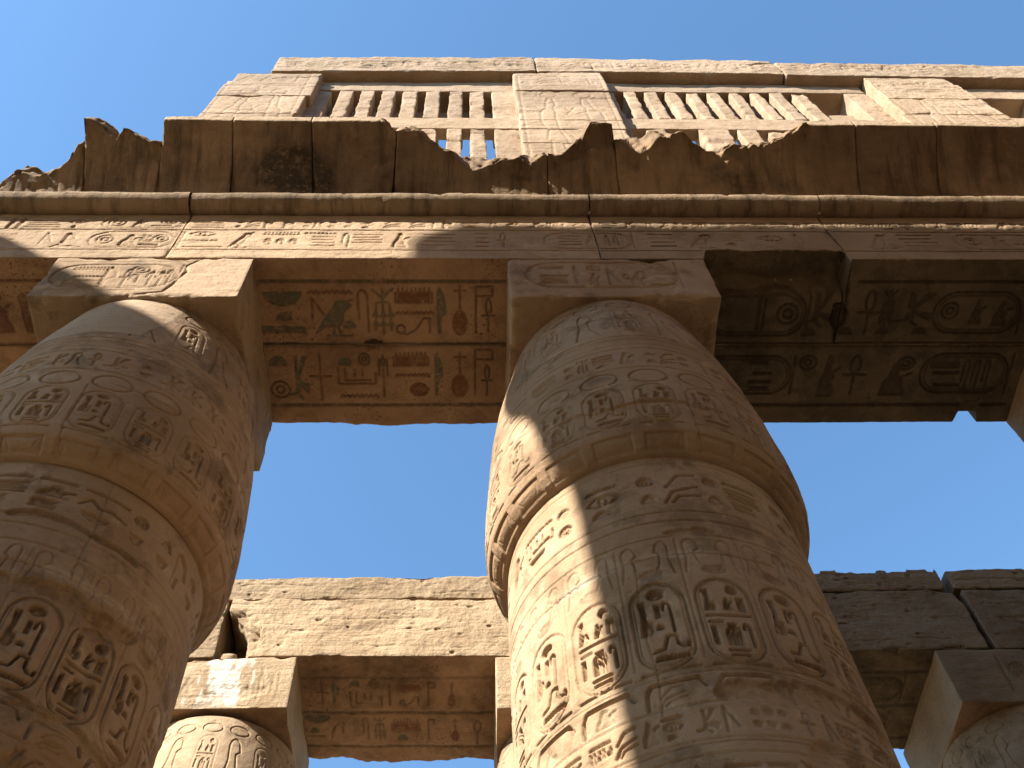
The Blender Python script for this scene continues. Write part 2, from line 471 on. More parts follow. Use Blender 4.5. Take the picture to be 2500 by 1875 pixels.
def block(name, x0, x1, y0, y1, z0, z1, mat, res=.05, r0=.012, chip=.03, seed=1, amp=.006, front=None, bottom=None,
          tilt=0.0, warp=None, parent=None, flake=0.0, loc=None):
    """weathered dressed stone: rounded, chipped arrises, uneven faces, carving on the front (y0) and underside"""
    rx, ry, rz = (res, res, res) if not isinstance(res, tuple) else res
    X, Y, Z = cuts(x0, x1, rx), cuts(y0, y1, ry), cuts(z0, z1, rz)
    Vs, Fs, Ps, nb = [], [], [], 0
    lo, hi = np.array([x0, y0, z0]), np.array([x1, y1, z1])
    for ax, side in ((1, 0), (2, 0), (0, 0), (0, 1), (1, 1), (2, 1)):
        A, B = {0: (Y, Z), 1: (X, Z), 2: (X, Y)}[ax]
        U, Vv = np.meshgrid(A, B)
        P = np.zeros(U.shape + (3,))
        o = [k for k in (0, 1, 2) if k != ax]
        P[..., o[0]], P[..., o[1]], P[..., ax] = U, Vv, (hi if side else lo)[ax]
        P = P.reshape(-1, 3)
        pt = np.zeros((len(P), 4), np.float32)
        n1 = fbm(P, 2.6, 4, seed)
        rr = r0 + chip * np.clip(n1 * 2.2 - .15, 0, 1.6)
        half = (hi - lo).min() * .45
        rr = np.minimum(rr, half)[:, None]
        Q = np.clip(P, lo + rr, hi - rr)
        D = P - Q
        Ln = np.linalg.norm(D, axis=1, keepdims=True) + 1e-9
        P2 = Q + D / Ln * rr
        w1 = fbm(P, 1.3, 3, seed + 5) * amp * 1.4
        w2 = fbm(P, 9.0, 3, seed + 9) * amp
        nrm = D / Ln
        P2 = P2 + nrm * (w1 + w2)[:, None]
        if flake:
            fl = np.clip(fbm(P * np.array([.6, .6, 1.6]), 2.2, 4, seed + 40) * 2.4 - .25, 0, 1)
            P2 = P2 - nrm * (fl * flake)[:, None]
        pn = front if (ax, side) == (1, 0) else bottom if (ax, side) == (2, 0) else None
        if pn is not None:
            uu = P[:, 0]
            vv = P[:, 2] if ax == 1 else -P[:, 1]
            h, p = pn.sample(uu, vv)
            e = np.minimum(np.minimum(U - A[0], A[-1] - U), np.minimum(Vv - B[0], B[-1] - Vv)).ravel()
            P2[:, ax] += h * sst(0, .02, e)
            pt = p.astype(np.float32)
        if tilt:
            P2[:, 2] += tilt * (P[:, 0] - (x0 + x1) / 2)
        if warp is not None:
            P2 = warp(P2, P)
        Vs.append(P2); Ps.append(pt)
        flip = (ax == 1) == bool(side)
        Fs.append(grid_faces(len(A), len(B), nb, flip))
        nb += len(P)
    V = np.concatenate(Vs)
    if loc is None and parent is None:
        loc = ((x0 + x1) / 2, (y0 + y1) / 2, z0)
    off = np.array(loc if loc is not None else (parent.location if parent is not None else (0, 0, 0)))
    o = mesh_np(name, V - off, np.concatenate(Fs), mat, np.concatenate(Ps), parent=parent)
    if parent is None:
        o.location = loc
    return o

def draw_table(pn, tab, d, wd, colf=None, flipv=False):
    for g, a, b, c, e in tab:
        if flipv:
            c, e = -e, -c
        ww = wd
        glyph(pn, g, a, b, c, e, d, ww, colf(g, a) if colf else None)

# ------------------------------------------------------------------ ground
def ground():
    n = 90
    a = np.linspace(-1, 1, n)
    a = np.sign(a) * (np.abs(a) ** 2.5) * 400
    X, Y = np.meshgrid(a, a)
    P = np.stack([X.ravel(), Y.ravel(), np.full(X.size, -1.6)], -1)
    P[:, 2] += fbm(P, .12, 3, 3) * .04
    m = stone('sandy_ground', (.27, .195, .12), (.22, .16, .10), (.31, .23, .15), .8, scale=.6)
    tag(mesh_np('ground', P, grid_faces(n, n, 0, False), m), kind='structure')
ground()

# ------------------------------------------------------------------ columns
PZ = np.array([-1.6, -1.45, 0, 2.0, 3.5, 4.5, 5.5, 6.0, 6.16])
PR = np.array([1.16, 1.2, 1.24, 1.20, 1.17, 1.16, 1.15, 1.14, 1.13])
CZ = np.array([6.16, 6.17, 6.20, 6.25, 6.32, 6.42, 6.55, 6.8, 7.3, 7.8, 8.2, 8.6, 9.08])
CR = np.array([1.13, 1.16, 1.205, 1.245, 1.28, 1.303, 1.31, 1.305, 1.27, 1.225, 1.17, 1.095, 1.0])
KU = 1.2 * math.pi / 180                # panel metres per degree of the column's circumference

def column_panel(rng, sh, dz, repair):
    u0, u1 = -180 * KU, 180 * KU
    pn = Panel(u0, u1, 3.0, 9.1, .006)
    def ring(z, wd=.014, d=.009):
        pn.stroke([(u0, z), (u1, z)], wd, d)
    # bud capital, 20 bays
    for i in range(-10, 10):
        c = (i * 18) * KU
        hw = 7.1 * KU
        if i % 2:
            glyph(pn, 'uraeus', c - hw * .8, c + hw * .8, 8.02, 8.72, .015, .018)
        else:
            (cart_a if i % 4 else cart_b)(pn, c - hw * .85, c + hw * .85, 8.02, 8.72, .016, .014)
        glyph(pn, 'disc', c - hw * .95, c + hw * .95, 8.78, 8.95, .014, .016)
        glyph(pn, 'disc', c - hw, c + hw, 6.99, 7.22, .018, .016)
        (cart_a if i % 2 else cart_b)(pn, c - hw, c + hw, 6.40, 6.95, .026, .016)
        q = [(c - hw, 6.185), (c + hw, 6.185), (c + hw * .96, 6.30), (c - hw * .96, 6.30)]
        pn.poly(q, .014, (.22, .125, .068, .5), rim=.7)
        pn.stroke([(c - hw * .5, 6.2), (c - hw * .8, 6.28)], .010, .012)
        pn.stroke([(c + hw * .5, 6.2), (c + hw * .8, 6.28)], .010, .012)
    for z in (7.92, 7.84, 7.64, 7.27):
        ring(z)
    for z in (7.88, 7.80, 7.72):
        ring(z, .01, .005)
    band(pn, u0, u1, 7.33, 7.58, .015, .014, rng, TALL)
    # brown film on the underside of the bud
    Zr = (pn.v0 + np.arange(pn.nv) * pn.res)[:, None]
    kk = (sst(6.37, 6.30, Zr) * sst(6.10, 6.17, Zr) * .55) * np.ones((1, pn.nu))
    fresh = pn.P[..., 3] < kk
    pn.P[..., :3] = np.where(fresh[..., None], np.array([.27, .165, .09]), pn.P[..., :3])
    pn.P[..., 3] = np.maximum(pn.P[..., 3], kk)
    # shaft
    for z in (6.08, 5.50, 5.40, 5.24, 4.075, 4.05, 3.83, 3.585, 3.56, 3.49, 3.16):
        ring(z + dz, .013, .01)
    band(pn, u0, u1, 5.58 + dz, 5.98 + dz, .024, .02, rng, TALL)
    for i in range(-9, 9):
        c = (i * 20 + sh) * KU
        hw = 8.3 * KU
        (cart_a if i % 2 else cart_b)(pn, c - hw, c + hw, 4.11 + dz, 4.81 + dz, .045, .022)
        pn.poly(ell(c, 4.9 + dz, .085, .045), .006, (.3, .16, .09, .35), rim=0)
        glyph(pn, 'uraeus', c - hw * 1.05, c - hw * .1, 4.88 + dz, 5.2 + dz, .011, .012)
        glyph(pn, 'uraeus', c + hw * .95, c + hw * .1, 4.88 + dz, 5.2 + dz, .011, .012)
        pn.stroke([(c - hw * 1.2, 4.15 + dz), (c - hw * 1.2, 5.2 + dz)], .011, .008)
        # arches below the cartouches
        pn.stroke([(c - hw, 3.86 + dz), (c - hw * .97, 3.96 + dz), (c - hw * .8, 4.01 + dz), (c + hw * .8, 4.01 + dz), (c + hw, 3.95 + dz)], .022, .026)
        glyph(pn, ['god', 'figure', 'wing'][i % 3], c - hw * .6, c + hw * .3, 3.86 + dz, 3.98 + dz, .012, .012)
    band(pn, u0, u1, 3.62 + dz, 3.80 + dz, .02, .015, rng, TALL)
    band(pn, u0, u1, 3.2 + dz, 3.45 + dz, .02, .015, rng, TALL)
    if repair:
        # smooth plaster repair near the top
        U, Vv = np.meshgrid(pn.u0 + np.arange(pn.nu) * pn.res, pn.v0 + np.arange(pn.nv) * pn.res)
        P3 = np.stack([U, Vv, U * 0], -1)
        e = fbm(P3, 3.0, 3, 8) * .09
        k = sst(-.03, .03, np.minimum(Vv - 8.05 + e, 22 * KU - U + (Vv - 8.5) * .25 + e))
        k *= sst(-.03, .03, U + 32 * KU + e)
        pn.H *= (1 - k)
        pn.P[..., :3] = pn.P[..., :3] * (1 - k[..., None]) + np.array([.345, .25, .165]) * k[..., None]
        pn.P[..., 3] = np.maximum(pn.P[..., 3] * (1 - k), k * .9)
        pn.keep = k
    return pn

def build_column(mesh_seed, sh, dz, repair, dmg, res=.0075, dense=(3.3, 9.08), name='column'):
    rng = np.random.default_rng(mesh_seed)
    pn = column_panel(rng, sh, dz, repair)
    parts = []
    nph = int(round(2 * math.pi * 1.2 / res))
    ph = np.linspace(-math.pi, math.pi, nph + 1)
    for nm, ZK, RK in (('shaft', PZ, PR), ('capital', CZ, CR)):
        if nm == 'shaft':
            zz = np.unique(np.round(np.concatenate([np.arange(-1.6, dense[0], .12), np.arange(dense[0], 6.16, res), [6.16]]), 4))
        else:
            zz = np.unique(np.round(np.concatenate([np.linspace(6.16, 6.2, 8), np.arange(6.2, 6.5, res * .7), np.arange(6.5, 9.08, res), [9.08]]), 4))
        PHI, ZZ = np.meshgrid(ph, zz)
        Rr = np.interp(ZZ, ZK, RK)
        if nm == 'capital':
            Rr = np.interp(ZZ, ZK, RK)
        dr = np.gradient(np.interp(zz, ZK, RK), zz)
        sl = np.sqrt(1 + dr ** 2)
        nr = (1 / sl)[:, None]; nz = (-dr / sl)[:, None]
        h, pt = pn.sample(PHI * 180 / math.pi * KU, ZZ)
        P3 = np.stack([np.cos(PHI) * 1.2, np.sin(PHI) * 1.2, ZZ], -1)
        und = fbm(P3, 1.4, 3, mesh_seed) * .012 + fbm(P3, 11, 3, mesh_seed + 3) * .002
        wear = sst(-.40, .25, fbm(P3, 1.3, 4, mesh_seed + 7))         # carving worn in places
        h = h * 1.25 * (.66 + .34 * wear)
        hurt = 0
        for zc, wz, a, lo, hi in dmg:
            wob = fbm(P3, 2.6, 4, mesh_seed + 21) * .10
            k = np.exp(-((ZZ - zc + wob) / wz) ** 2)
            s_ = sst(lo, lo + 12, np.degrees(PHI)) * sst(hi, hi - 12, np.degrees(PHI))
            k = k * s_ * (.5 + .8 * np.clip(fbm(P3, 3.5, 4, mesh_seed + 33) + .25, 0, 1))
            hurt = np.maximum(hurt, sst(.30, .40, k) * a)
        scat = sst(.42, .6, fbm(P3 * np.array([1, 1, 1.8]), 2.6, 4, mesh_seed + 55)) * .008
        dep = np.maximum(h, 0) * (1 - .5 * sst(0, .02, hurt)) + hurt * (1 + .35 * fbm(P3, 14, 3, 5)) + scat - und
        # open drum joints
        if nm == 'capital' or True:
            for zj in (7.02 + dz, 5.05 + dz, 3.05):
                dep = dep + .012 * np.exp(-((ZZ - zj + .008 * fbm(P3, 5, 2, 2)) / .008) ** 2) * sst(-.3, 0, fbm(P3, 1.5, 2, 9))
                mort = np.exp(-((ZZ - zj) / .035) ** 2) * sst(.05, .2, fbm(P3, 3.3, 3, 88)) * .8
                pt = pt.copy(); mk = mort > pt[..., 3]; pt[mk, :3] = (.40, .32, .24); pt[..., 3] = np.maximum(pt[..., 3], mort)
        for zlo, zhi, pj in ((3.05, 5.05, -21), (5.05, 6.16, 34), (6.16, 7.02, 12), (7.02, 9.08, -48)):
            dj = np.abs(np.degrees(PHI) - pj - 3 * fbm(P3, 2, 2, 3)) * KU
            dep = dep + .010 * np.exp(-(dj / .007) ** 2) * (ZZ > zlo) * (ZZ < zhi) * (fbm(P3, 1.7, 2, 19) > -.05)
        if repair and nm == 'shaft':
            wl = .05 * fbm(P3, 3, 4, 61) + .02 * facet(P3, 9, 62)
            dg = np.degrees(PHI)
            dep = dep + .02 * sst(5.0, 4.97, ZZ + wl) * sst(4.05, 4.15, ZZ + wl) * sst(16, 22, dg + 30 * wl) * (.7 + .6 * fbm(P3, 4, 3, 63))
            dep = dep + .03 * sst(43, 46, dg + 40 * wl) * sst(57, 53, dg + 40 * wl) * sst(4.15, 4.2, ZZ + wl) * sst(4.95, 4.9, ZZ + wl)
            dep = dep + .02 * sst(4.02, 3.98, ZZ + wl) * sst(44, 50, dg + 30 * wl)
        env = sst(9.08, 9.05, ZZ)
        dep = dep * env
        if nm == 'capital':
            dep = dep * sst(6.16, 6.19, ZZ)
        Rf = Rr - dep * nr
        Zf = ZZ - dep * nz
        X = Rf * np.sin(PHI); Y = -Rf * np.cos(PHI)
        V = np.stack([X, Y, Zf], -1)
        V[:, -1] = V[:, 0]
        # weld the seam
        V = V[:, :-1]
        n = nph
        i = np.arange(n)[None, :] + np.arange(len(zz) - 1)[:, None] * n
        j = (np.arange(n)[None, :] + 1) % n + np.arange(len(zz) - 1)[:, None] * n
        F = np.stack([i, j, j + n, i + n], -1).reshape(-1, 4)
        parts.append((nm, V.reshape(-1, 3), F, pt[:, :-1].reshape(-1, 4)))
    return parts

def place_column(parts, loc, label, rot=0):
    e = empty('temple_column', (loc[0], loc[1], -1.6), label, 'column', 'bud capital columns')
    e.rotation_euler = (0, 0, rot)
    obs = []
    for nm, V, F, pt in parts:
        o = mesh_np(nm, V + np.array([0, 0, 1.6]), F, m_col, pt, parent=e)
        obs.append(o)
    return e, obs

COLN = (1.43, 5.36); COLL = (-3.2, 5.36)
pc = build_column(11, 4.5, 0.0, False, [(6.66, .05, .02, -40, 30), (3.93, .10, .03, -12, 60), (3.4, .2, .03, 8, 60), (5.3, .05, .02, -15, 15)])
colC, obC = place_column(pc, COLN, 'round carved column in the middle, half in sun, with bud capital')
pl = build_column(23, 11, .07, True, [(5.56, .05, .03, 0, 60), (4.98, .07, .035, 5, 70), (4.1, .06, .03, 30, 80), (3.7, .12, .03, 30, 90)])
colL, obL = place_column(pl, COLL, 'round carved column at left in shade, plaster repair under its abacus')

def copy_column(loc, label, rot):
    e = empty('temple_column', (loc[0], loc[1], -1.6), label, 'column', 'bud capital columns')
    e.rotation_euler = (0, 0, rot)
    for s in obC:
        c = s.copy(); C.objects.link(c); c.parent = e
    return e
colR = copy_column((7.35, 5.36), 'carved column at the right edge, mostly cut off by the picture', R(50))
farL = copy_column((-3.25, 11.08), 'sunlit far column top behind the left column, discs and cartouches below a streaked abacus', R(6))
farC = copy_column((1.36, 11.08), 'far column almost hidden behind the middle column', R(100))
farR = copy_column((7.3, 11.08), 'dark far column at the lower right corner', R(160))

# --- abaci (part of their column)
def abacus(par, x0, x1, y0, y1, z0, z1, front=None, mat=m_col, seed=1, chip=.03, res=(.012, .05, .012), warp=None, rotfix=0, flake=.008):
    o = block('abacus', x0, x1, y0, y1, z0, z1, mat, res, .012, chip, seed, .004, front=front, parent=par, warp=warp, flake=flake)
    if rotfix:
        # the column copy is turned, its abacus is not
        o.rotation_euler = (0, 0, -rotfix)
    return o

pa = Panel(-4.3, -2.2, 9.0, 10.1)
draw_table(pa, [('cart',-4.16,-2.93,9.28,9.83),('comb',-3.99,-3.64,9.70,9.78),('water',-3.94,-3.65,9.52,9.56),('bars',-4.00,-3.65,9.35,9.44),('feather',-3.67,-3.51,9.31,9.79),('ankh',-3.48,-3.36,9.32,9.72),('ring',-3.41,-3.22,9.62,9.81),('crook',-3.39,-3.29,9.40,9.59),('plant',-3.23,-3.12,9.32,9.71),('plant',-3.12,-3.03,9.32,9.71),('plant',-3.04,-2.95,9.35,9.77)], .016, .016)
pa.stroke([(-4.25, 9.90), (-2.8, 9.90)], .012, .008); pa.stroke([(-4.25, 9.22), (-2.9, 9.22)], .012, .008)
patch = [(-2.72, 10.06), (-2.89, 9.79), (-2.85, 9.66), (-2.89, 9.54), (-2.91, 9.42), (-2.93, 9.32), (-2.98, 9.19), (-3.1, 9.155), (-3.28, 9.12), (-3.35, 9.0), (-2.1, 9.0), (-2.1, 10.2)]
pq = Panel(-4.3, -2.2, 9.0, 10.1); pq.poly(patch, 1.0, rim=0)
pa.H *= (1 - pq.H)
pa.P[..., :3] = np.array([.37, .26, .17]); pa.P[..., 3] = pq.H * .95
pa.stroke(patch[:10], .02, .022)
abacus(colL, -4.24, -2.24, 4.325, 6.39, 9.08, 10.0, pa, seed=4, chip=.09)
pb = Panel(.3, 2.6, 9.0, 10.1)
draw_table(pb, [('cart',0.58,2.13,9.29,9.91),('comb',0.73,0.98,9.73,9.81),('water',0.73,1.02,9.55,9.60),('bars',0.73,0.99,9.39,9.51),('feather',1.06,1.14,9.39,9.84),('ring',1.21,1.36,9.71,9.83),('figure',1.20,1.34,9.35,9.66),('flag',1.40,1.53,9.35,9.77),('viper',1.57,1.80,9.49,9.71),('figure',1.62,1.80,9.35,9.62),('ring',1.93,2.07,9.60,9.80),('water',1.83,2.08,9.34,9.37)], .02, .018)
abacus(colC, .40, 2.48, 4.325, 6.39, 9.08, 10.0, pb, seed=9, chip=.10)
abacus(colR, 6.30, 8.38, 4.325, 6.39, 9.08, 10.0, None, seed=12, chip=.04, res=(.06, .06, .05), rotfix=R(50))
pf = Panel(-4.3, -2.2, 9.0, 10.1)
draw_table(pf, [('cart', -4.1, -2.85, 9.35, 9.8), ('ring', -3.95, -3.8, 9.45, 9.7), ('figure', -3.7, -3.55, 9.4, 9.7), ('figure', -3.4, -3.2, 9.4, 9.7), ('ring', -3.15, -3.0, 9.5, 9.7), ('flag', -2.72, -2.6, 9.3, 9.85), ('crook', -2.55, -2.45, 9.3, 9.8)], .012, .014)
# lime wash runs on the far abacus
U, Vv = np.meshgrid(pf.u0 + np.arange(pf.nu) * pf.res, pf.v0 + np.arange(pf.nv) * pf.res)
P3 = np.stack([U * 6, Vv * 1.5, U * 0], -1)
k = sst(.0, .35, fbm(P3, 2, 4, 5) + .75 - np.abs(U + 3.17) * 2.6) * sst(9.12, 9.4, Vv + .15 * fbm(P3, 3, 2, 1))
pf.P[..., :3] = (.62, .58, .51); pf.P[..., 3] = k * .85
abacus(farL, -4.26, -2.30, 10.05, 12.11, 9.17, 10.03, pf, mat=m_far, seed=14, chip=.10, res=(.018, .06, .018), rotfix=R(6), flake=.03)
abacus(farC, .33, 2.40, 10.05, 12.11, 9.1, 9.98, None, mat=m_far, seed=15, chip=.06, res=.05, rotfix=R(100))
pr = Panel(6.2, 8.4, 9.0, 10.1)
draw_table(pr, [('bars', 6.55, 6.95, 9.3, 9.8), ('bar', 7.05, 7.08, 9.25, 9.85), ('ring', 7.15, 7.4, 9.5, 9.75)], .02, .018)
abacus(farR, 6.29, 8.35, 10.05, 12.11, 9.08, 10.0, pr, mat=m_far_shade, seed=16, chip=.05, res=(.03, .06, .03), rotfix=R(160))

# ------------------------------------------------------------------ architrave of the near row
def soot_col(g, a):
    blue = (.105, .115, .08, .8); red = (.165, .062, .03, .8); dk = (.085, .05, .03, .8)
    if g in ('line',): return (.10, .08, .055, .8)
    if g in ('basket', 'loaf', 'plank', 'bird', 'feather', 'sedge', 'bee'): return blue
    if g in ('board', 'crook', 'water', 'oval', 'cross', 'box', 'lute', 'flag'): return red
    return dk
sm = Panel(-5.2, 2.6, -6.5, -4.25, .0085)
draw_table(sm, [('line',-2.24,0.40,4.57,4.61),('line',-2.27,0.40,5.32,5.37),('line',-2.24,0.40,6.10,6.14),('basket',-2.21,-1.79,4.71,4.89),('loaf',-2.09,-1.91,4.95,5.05),('plank',-2.25,-1.77,5.12,5.24),('water',-1.72,-1.26,4.69,4.74),('flag',-1.72,-1.55,4.79,5.03),('bird',-1.69,-1.25,4.79,5.24),('loaf',-1.37,-1.23,5.05,5.14),('crook',-1.21,-1.08,4.68,5.19),('sedge',-1.05,-0.81,4.68,5.22),('board',-0.79,-0.40,4.67,4.84),('water',-0.79,-0.39,4.94,4.98),('viper',-0.80,-0.41,5.01,5.22),('feather',-0.36,-0.24,4.65,5.21),('lute',-0.18,-0.02,4.64,5.21),('staff',0.06,0.26,4.65,5.21),('ankh',0.14,0.28,4.79,5.20),('loaf',-2.22,-2.02,5.48,5.61),('ring',-2.23,-2.01,5.80,6.03),('bee',-2.02,-1.79,5.47,6.04),('cross',-1.78,-1.54,5.46,6.05),('loaf',-1.46,-1.30,5.50,5.60),('ring',-1.23,-1.10,5.45,5.61),('box',-1.47,-1.04,5.64,5.84),('water',-1.45,-1.03,5.97,6.03),('plant',-1.02,-0.90,5.45,6.01),('board',-0.84,-0.46,5.45,5.61),('water',-0.82,-0.45,5.71,5.75),('oval',-0.67,-0.46,5.83,6.01),('feather',-0.40,-0.29,5.45,5.99),('lute',-0.20,-0.01,5.45,6.00),('staff',0.05,0.27,5.42,6.00),('ankh',0.14,0.26,5.61,6.00)], .014, .02, soot_col, True)
draw_table(sm, [('line',-5.2,-4.24,4.57,4.60),('line',-5.2,-4.24,5.32,5.37),('feather',-4.78,-4.55,4.72,5.2),('figure',-5.1,-4.85,4.7,5.2),('flag',-4.5,-4.36,4.7,5.15),('bird',-4.9,-4.5,5.5,6.0)], .014, .024, lambda g, a: (.13, .06, .04, .85), True)
sm.poly(ell(-1.05, -5.34, .11, .06), .03, (.03, .02, .015, .9))
s2 = Panel(2.4, 8.6, -6.5, -4.25, .0085)
dk = lambda g, a: (.085, .055, .035, .8)
draw_table(s2, [('line',4.20,6.25,4.57,4.60),('line',2.5,6.25,5.33,5.38),('line',2.5,6.25,6.12,6.16),('cart',2.6,3.69,4.72,5.24),('ring',3.36,3.61,4.84,5.10),('bar',3.14,3.18,4.76,5.17),('bar',3.21,3.23,4.79,5.19),('bee',3.66,3.99,4.72,5.12),('loaf',3.67,3.83,5.14,5.24),('loaf',4.09,4.25,5.13,5.23),('ankh',4.26,4.51,4.69,5.22),('sedge',4.52,4.66,4.69,5.12),('loaf',4.51,4.66,5.13,5.22),('bee',4.65,5.13,4.70,5.11),('loaf',4.92,5.09,5.13,5.22),('cart',5.12,6.09,4.71,5.21),('ring',5.20,5.40,4.83,5.04),('figure',5.52,5.69,4.79,5.10),('figure',5.77,5.99,4.81,5.12),('cart',2.6,3.64,5.50,5.99),('bar',3.13,3.35,5.56,5.60),('bar',3.20,3.42,5.70,5.74),('bar',3.16,3.42,5.81,5.85),('bar',3.18,3.41,5.89,5.93),('ring',3.72,3.92,5.49,5.68),('figure',3.95,4.19,5.49,6.03),('ankh',4.24,4.50,5.49,5.99),('figure',4.66,5.04,5.59,6.02),('ring',4.84,5.05,5.51,5.68),('cart',5.14,6.15,5.47,5.98),('board',5.25,5.56,5.55,5.65),('bar',5.28,5.59,5.70,5.74),('bar',5.32,5.63,5.86,5.90),('crook',5.63,5.70,5.55,5.94),('crook',5.75,5.82,5.55,5.94),('crook',5.87,5.94,5.55,5.94)], .02, .026, dk, True)
s2.poly([(3.98, -4.85), (4.08, -4.83), (4.16, -4.95), (4.14, -5.1), (4.05, -5.2), (3.96, -5.05)], .05, (.03, .02, .015, .9), rim=.7)
s2.stroke([(4.05, -4.3), (4.12, -4.85)], .03, .05, (.03, .02, .015, .9))
s2.stroke([(4.05, -5.2), (4.07, -5.36)], .03, .04, (.03, .02, .015, .9))

fr = Panel(-6.9, 8.6, 9.95, 11.45, .0085)
draw_table(fr, [('line',-6.9,8.6,10.775,10.79),('line',-6.9,8.6,10.215,10.228),('line',-6.9,8.6,11.14,11.15),
 ('bar',-5.09,-5.05,10.80,11.1),('bar',-4.99,-4.95,10.80,11.1),('bars',-4.89,-4.53,10.84,11.04),('eye',-4.46,-4.24,10.95,11.07),('loaf',-4.39,-4.34,10.82,10.9),('cart',-4.08,-3.2,10.83,11.12),('ring',-4.02,-3.82,10.88,11.07),('figure',-3.75,-3.60,10.86,11.08),('water',-3.52,-3.30,10.88,10.92),('ring',-3.45,-3.27,10.94,11.09),('flag',-4.60,-4.45,10.36,10.68),('feather',-4.38,-4.23,10.38,10.68),('snake',-4.43,-4.12,10.27,10.37),('cart',-4.08,-3.18,10.27,10.72),('ring',-4.01,-3.82,10.37,10.62),('figure',-3.77,-3.54,10.33,10.64),('box',-3.53,-3.42,10.44,10.64),('water',-3.52,-3.32,10.33,10.38),('ring',-3.42,-3.24,10.42,10.64),('bar',-3.13,-3.10,10.26,10.73),('eye',-3.05,-2.76,10.60,10.72),('water',-3.09,-2.70,10.45,10.49),('bar',-3.05,-2.63,10.29,10.31),('bars',-3.07,-2.72,10.84,11.06),('bird',-2.57,-2.36,10.28,10.72),
 ('comb',-2.25,-1.85,10.64,10.71),('ring',-2.21,-2.13,10.38,10.54),('ring',-2.08,-1.99,10.38,10.54),('ring',-1.94,-1.85,10.38,10.54),('water',-1.80,-1.45,10.66,10.71),('bars',-1.70,-1.45,10.33,10.6),('crook',-1.38,-1.30,10.29,10.7),('bars',-1.26,-0.95,10.42,10.66),('figure',-.85,-.65,10.3,10.7),('bars',-.5,-.15,10.35,10.68),('bars',0.06,0.21,10.30,10.7),('ankh',.3,.45,10.3,10.7),
 ('cart',0.82,1.79,10.28,10.71),('bars',0.97,1.23,10.37,10.64),('figure',1.26,1.43,10.35,10.66),('crook',1.49,1.54,10.37,10.64),('crook',1.59,1.64,10.37,10.64),('bars',1.98,2.26,10.33,10.7),('bird',2.4,2.7,10.3,10.7),('loaf',2.8,2.95,10.35,10.45),('bars',2.8,3.05,10.5,10.7),('eye',3.2,3.5,10.5,10.65),('feather',3.6,3.75,10.3,10.7),
 ('bird',4.4,4.7,10.3,10.72),('bars',4.8,5.2,10.35,10.7),('cart',5.4,6.4,10.28,10.7),('ring',5.5,5.7,10.4,10.6),('figure',5.8,6.0,10.35,10.65),('water',6.05,6.3,10.4,10.45)], .021, .013)
rg = np.random.default_rng(5)
band(fr, -2.6, 8.3, 10.83, 11.09, .017, .012, rg, TALL)
band(fr, -6.8, -5.2, 10.3, 10.7, .012, .013, rg, TALL)

def warpR(P2, P):                       # the broken lower arris of the beam in the right bay
    k = sst(2.47, 2.56, P[:, 0]) * sst(4.14, 4.02, P[:, 0] - (P[:, 1] - 4.32) * .12)
    ky = sst(4.78, 4.62, P[:, 1] + .08 * fbm(P, 3, 3, 2))
    kz = sst(10.3, 10.0, P[:, 2])
    P2[:, 2] += k * ky * kz * (.24 + .06 * fbm(P, 4, 3, 8))
    return P2
def seamwarp(s):
    def wf(P2, P):
        k = sst(10.14, 10.0, P[:, 2]) * sst(6.25, 6.39, P[:, 1])
        n = fbm(P, 1.8, 4, s)
        P2[:, 1] -= k * np.clip(n * .07 + .01, -.02, .06)
        return P2
    return wf
def notchwarp(P2, P):
    k = sst(5.66, 5.70, P[:, 0]) * sst(5.95, 5.90, P[:, 0] - .05 * (P[:, 1] - 6.3)) * sst(6.18, 6.24, P[:, 1]) * sst(10.35, 10.2, P[:, 2])
    P2[:, 1] -= k * .15
    return P2

BR = (.011, .03, .011)
BSr = (.011, .011, .05)
BF = (.012, .012, .012)
G1 = 'architrave beams over the near columns'
def beam(x0, x1, y0, y1, lab, front, bot, seed, warp=None, chip=.035, res=BF, z0=10.004, z1=11.5, mat=None):
    return tag(block('architrave_beam', x0, x1, y0, y1, z0, z1, mat or m_wall, res, .012, chip, seed, .005, front=front, bottom=bot, warp=warp), lab, 'stone beam', G1)
beamA = beam(-6.9, -3.16, 4.32, 5.345, 'carved front beam above the left column reaching the left edge, cartouches in sun', fr, sm, 3)
beamB = beam(-3.155, 1.387, 4.32, 5.345, 'carved front beam spanning from left column to middle column, mostly sunlit', fr, sm, 5)
beamC = beam(1.395, 4.06, 4.32, 5.345, 'shaded front beam right of the middle column with broken lower edge', fr, s2, 7, warpR, chip=.05)
beamD = beam(4.075, 8.5, 4.32, 5.345, 'shaded front beam at the right edge beyond the diagonal crack', fr, s2, 8)
beam(-6.9, -3.2, 5.36, 6.39, 'back beam of the near row at the far left over the left column', None, sm, 13, seamwarp(3), .03, (.02, .02, .2))
beam(-3.185, 1.40, 5.36, 6.39, 'back beam with painted signs beneath, between left and middle columns', None, sm, 15, seamwarp(9), .03, (.012, .012, .2))
beam(1.415, 8.5, 5.36, 6.39, 'back beam of the right bay with a notch in its rear edge', None, s2, 17, notchwarp, .03, (.012, .012, .2))
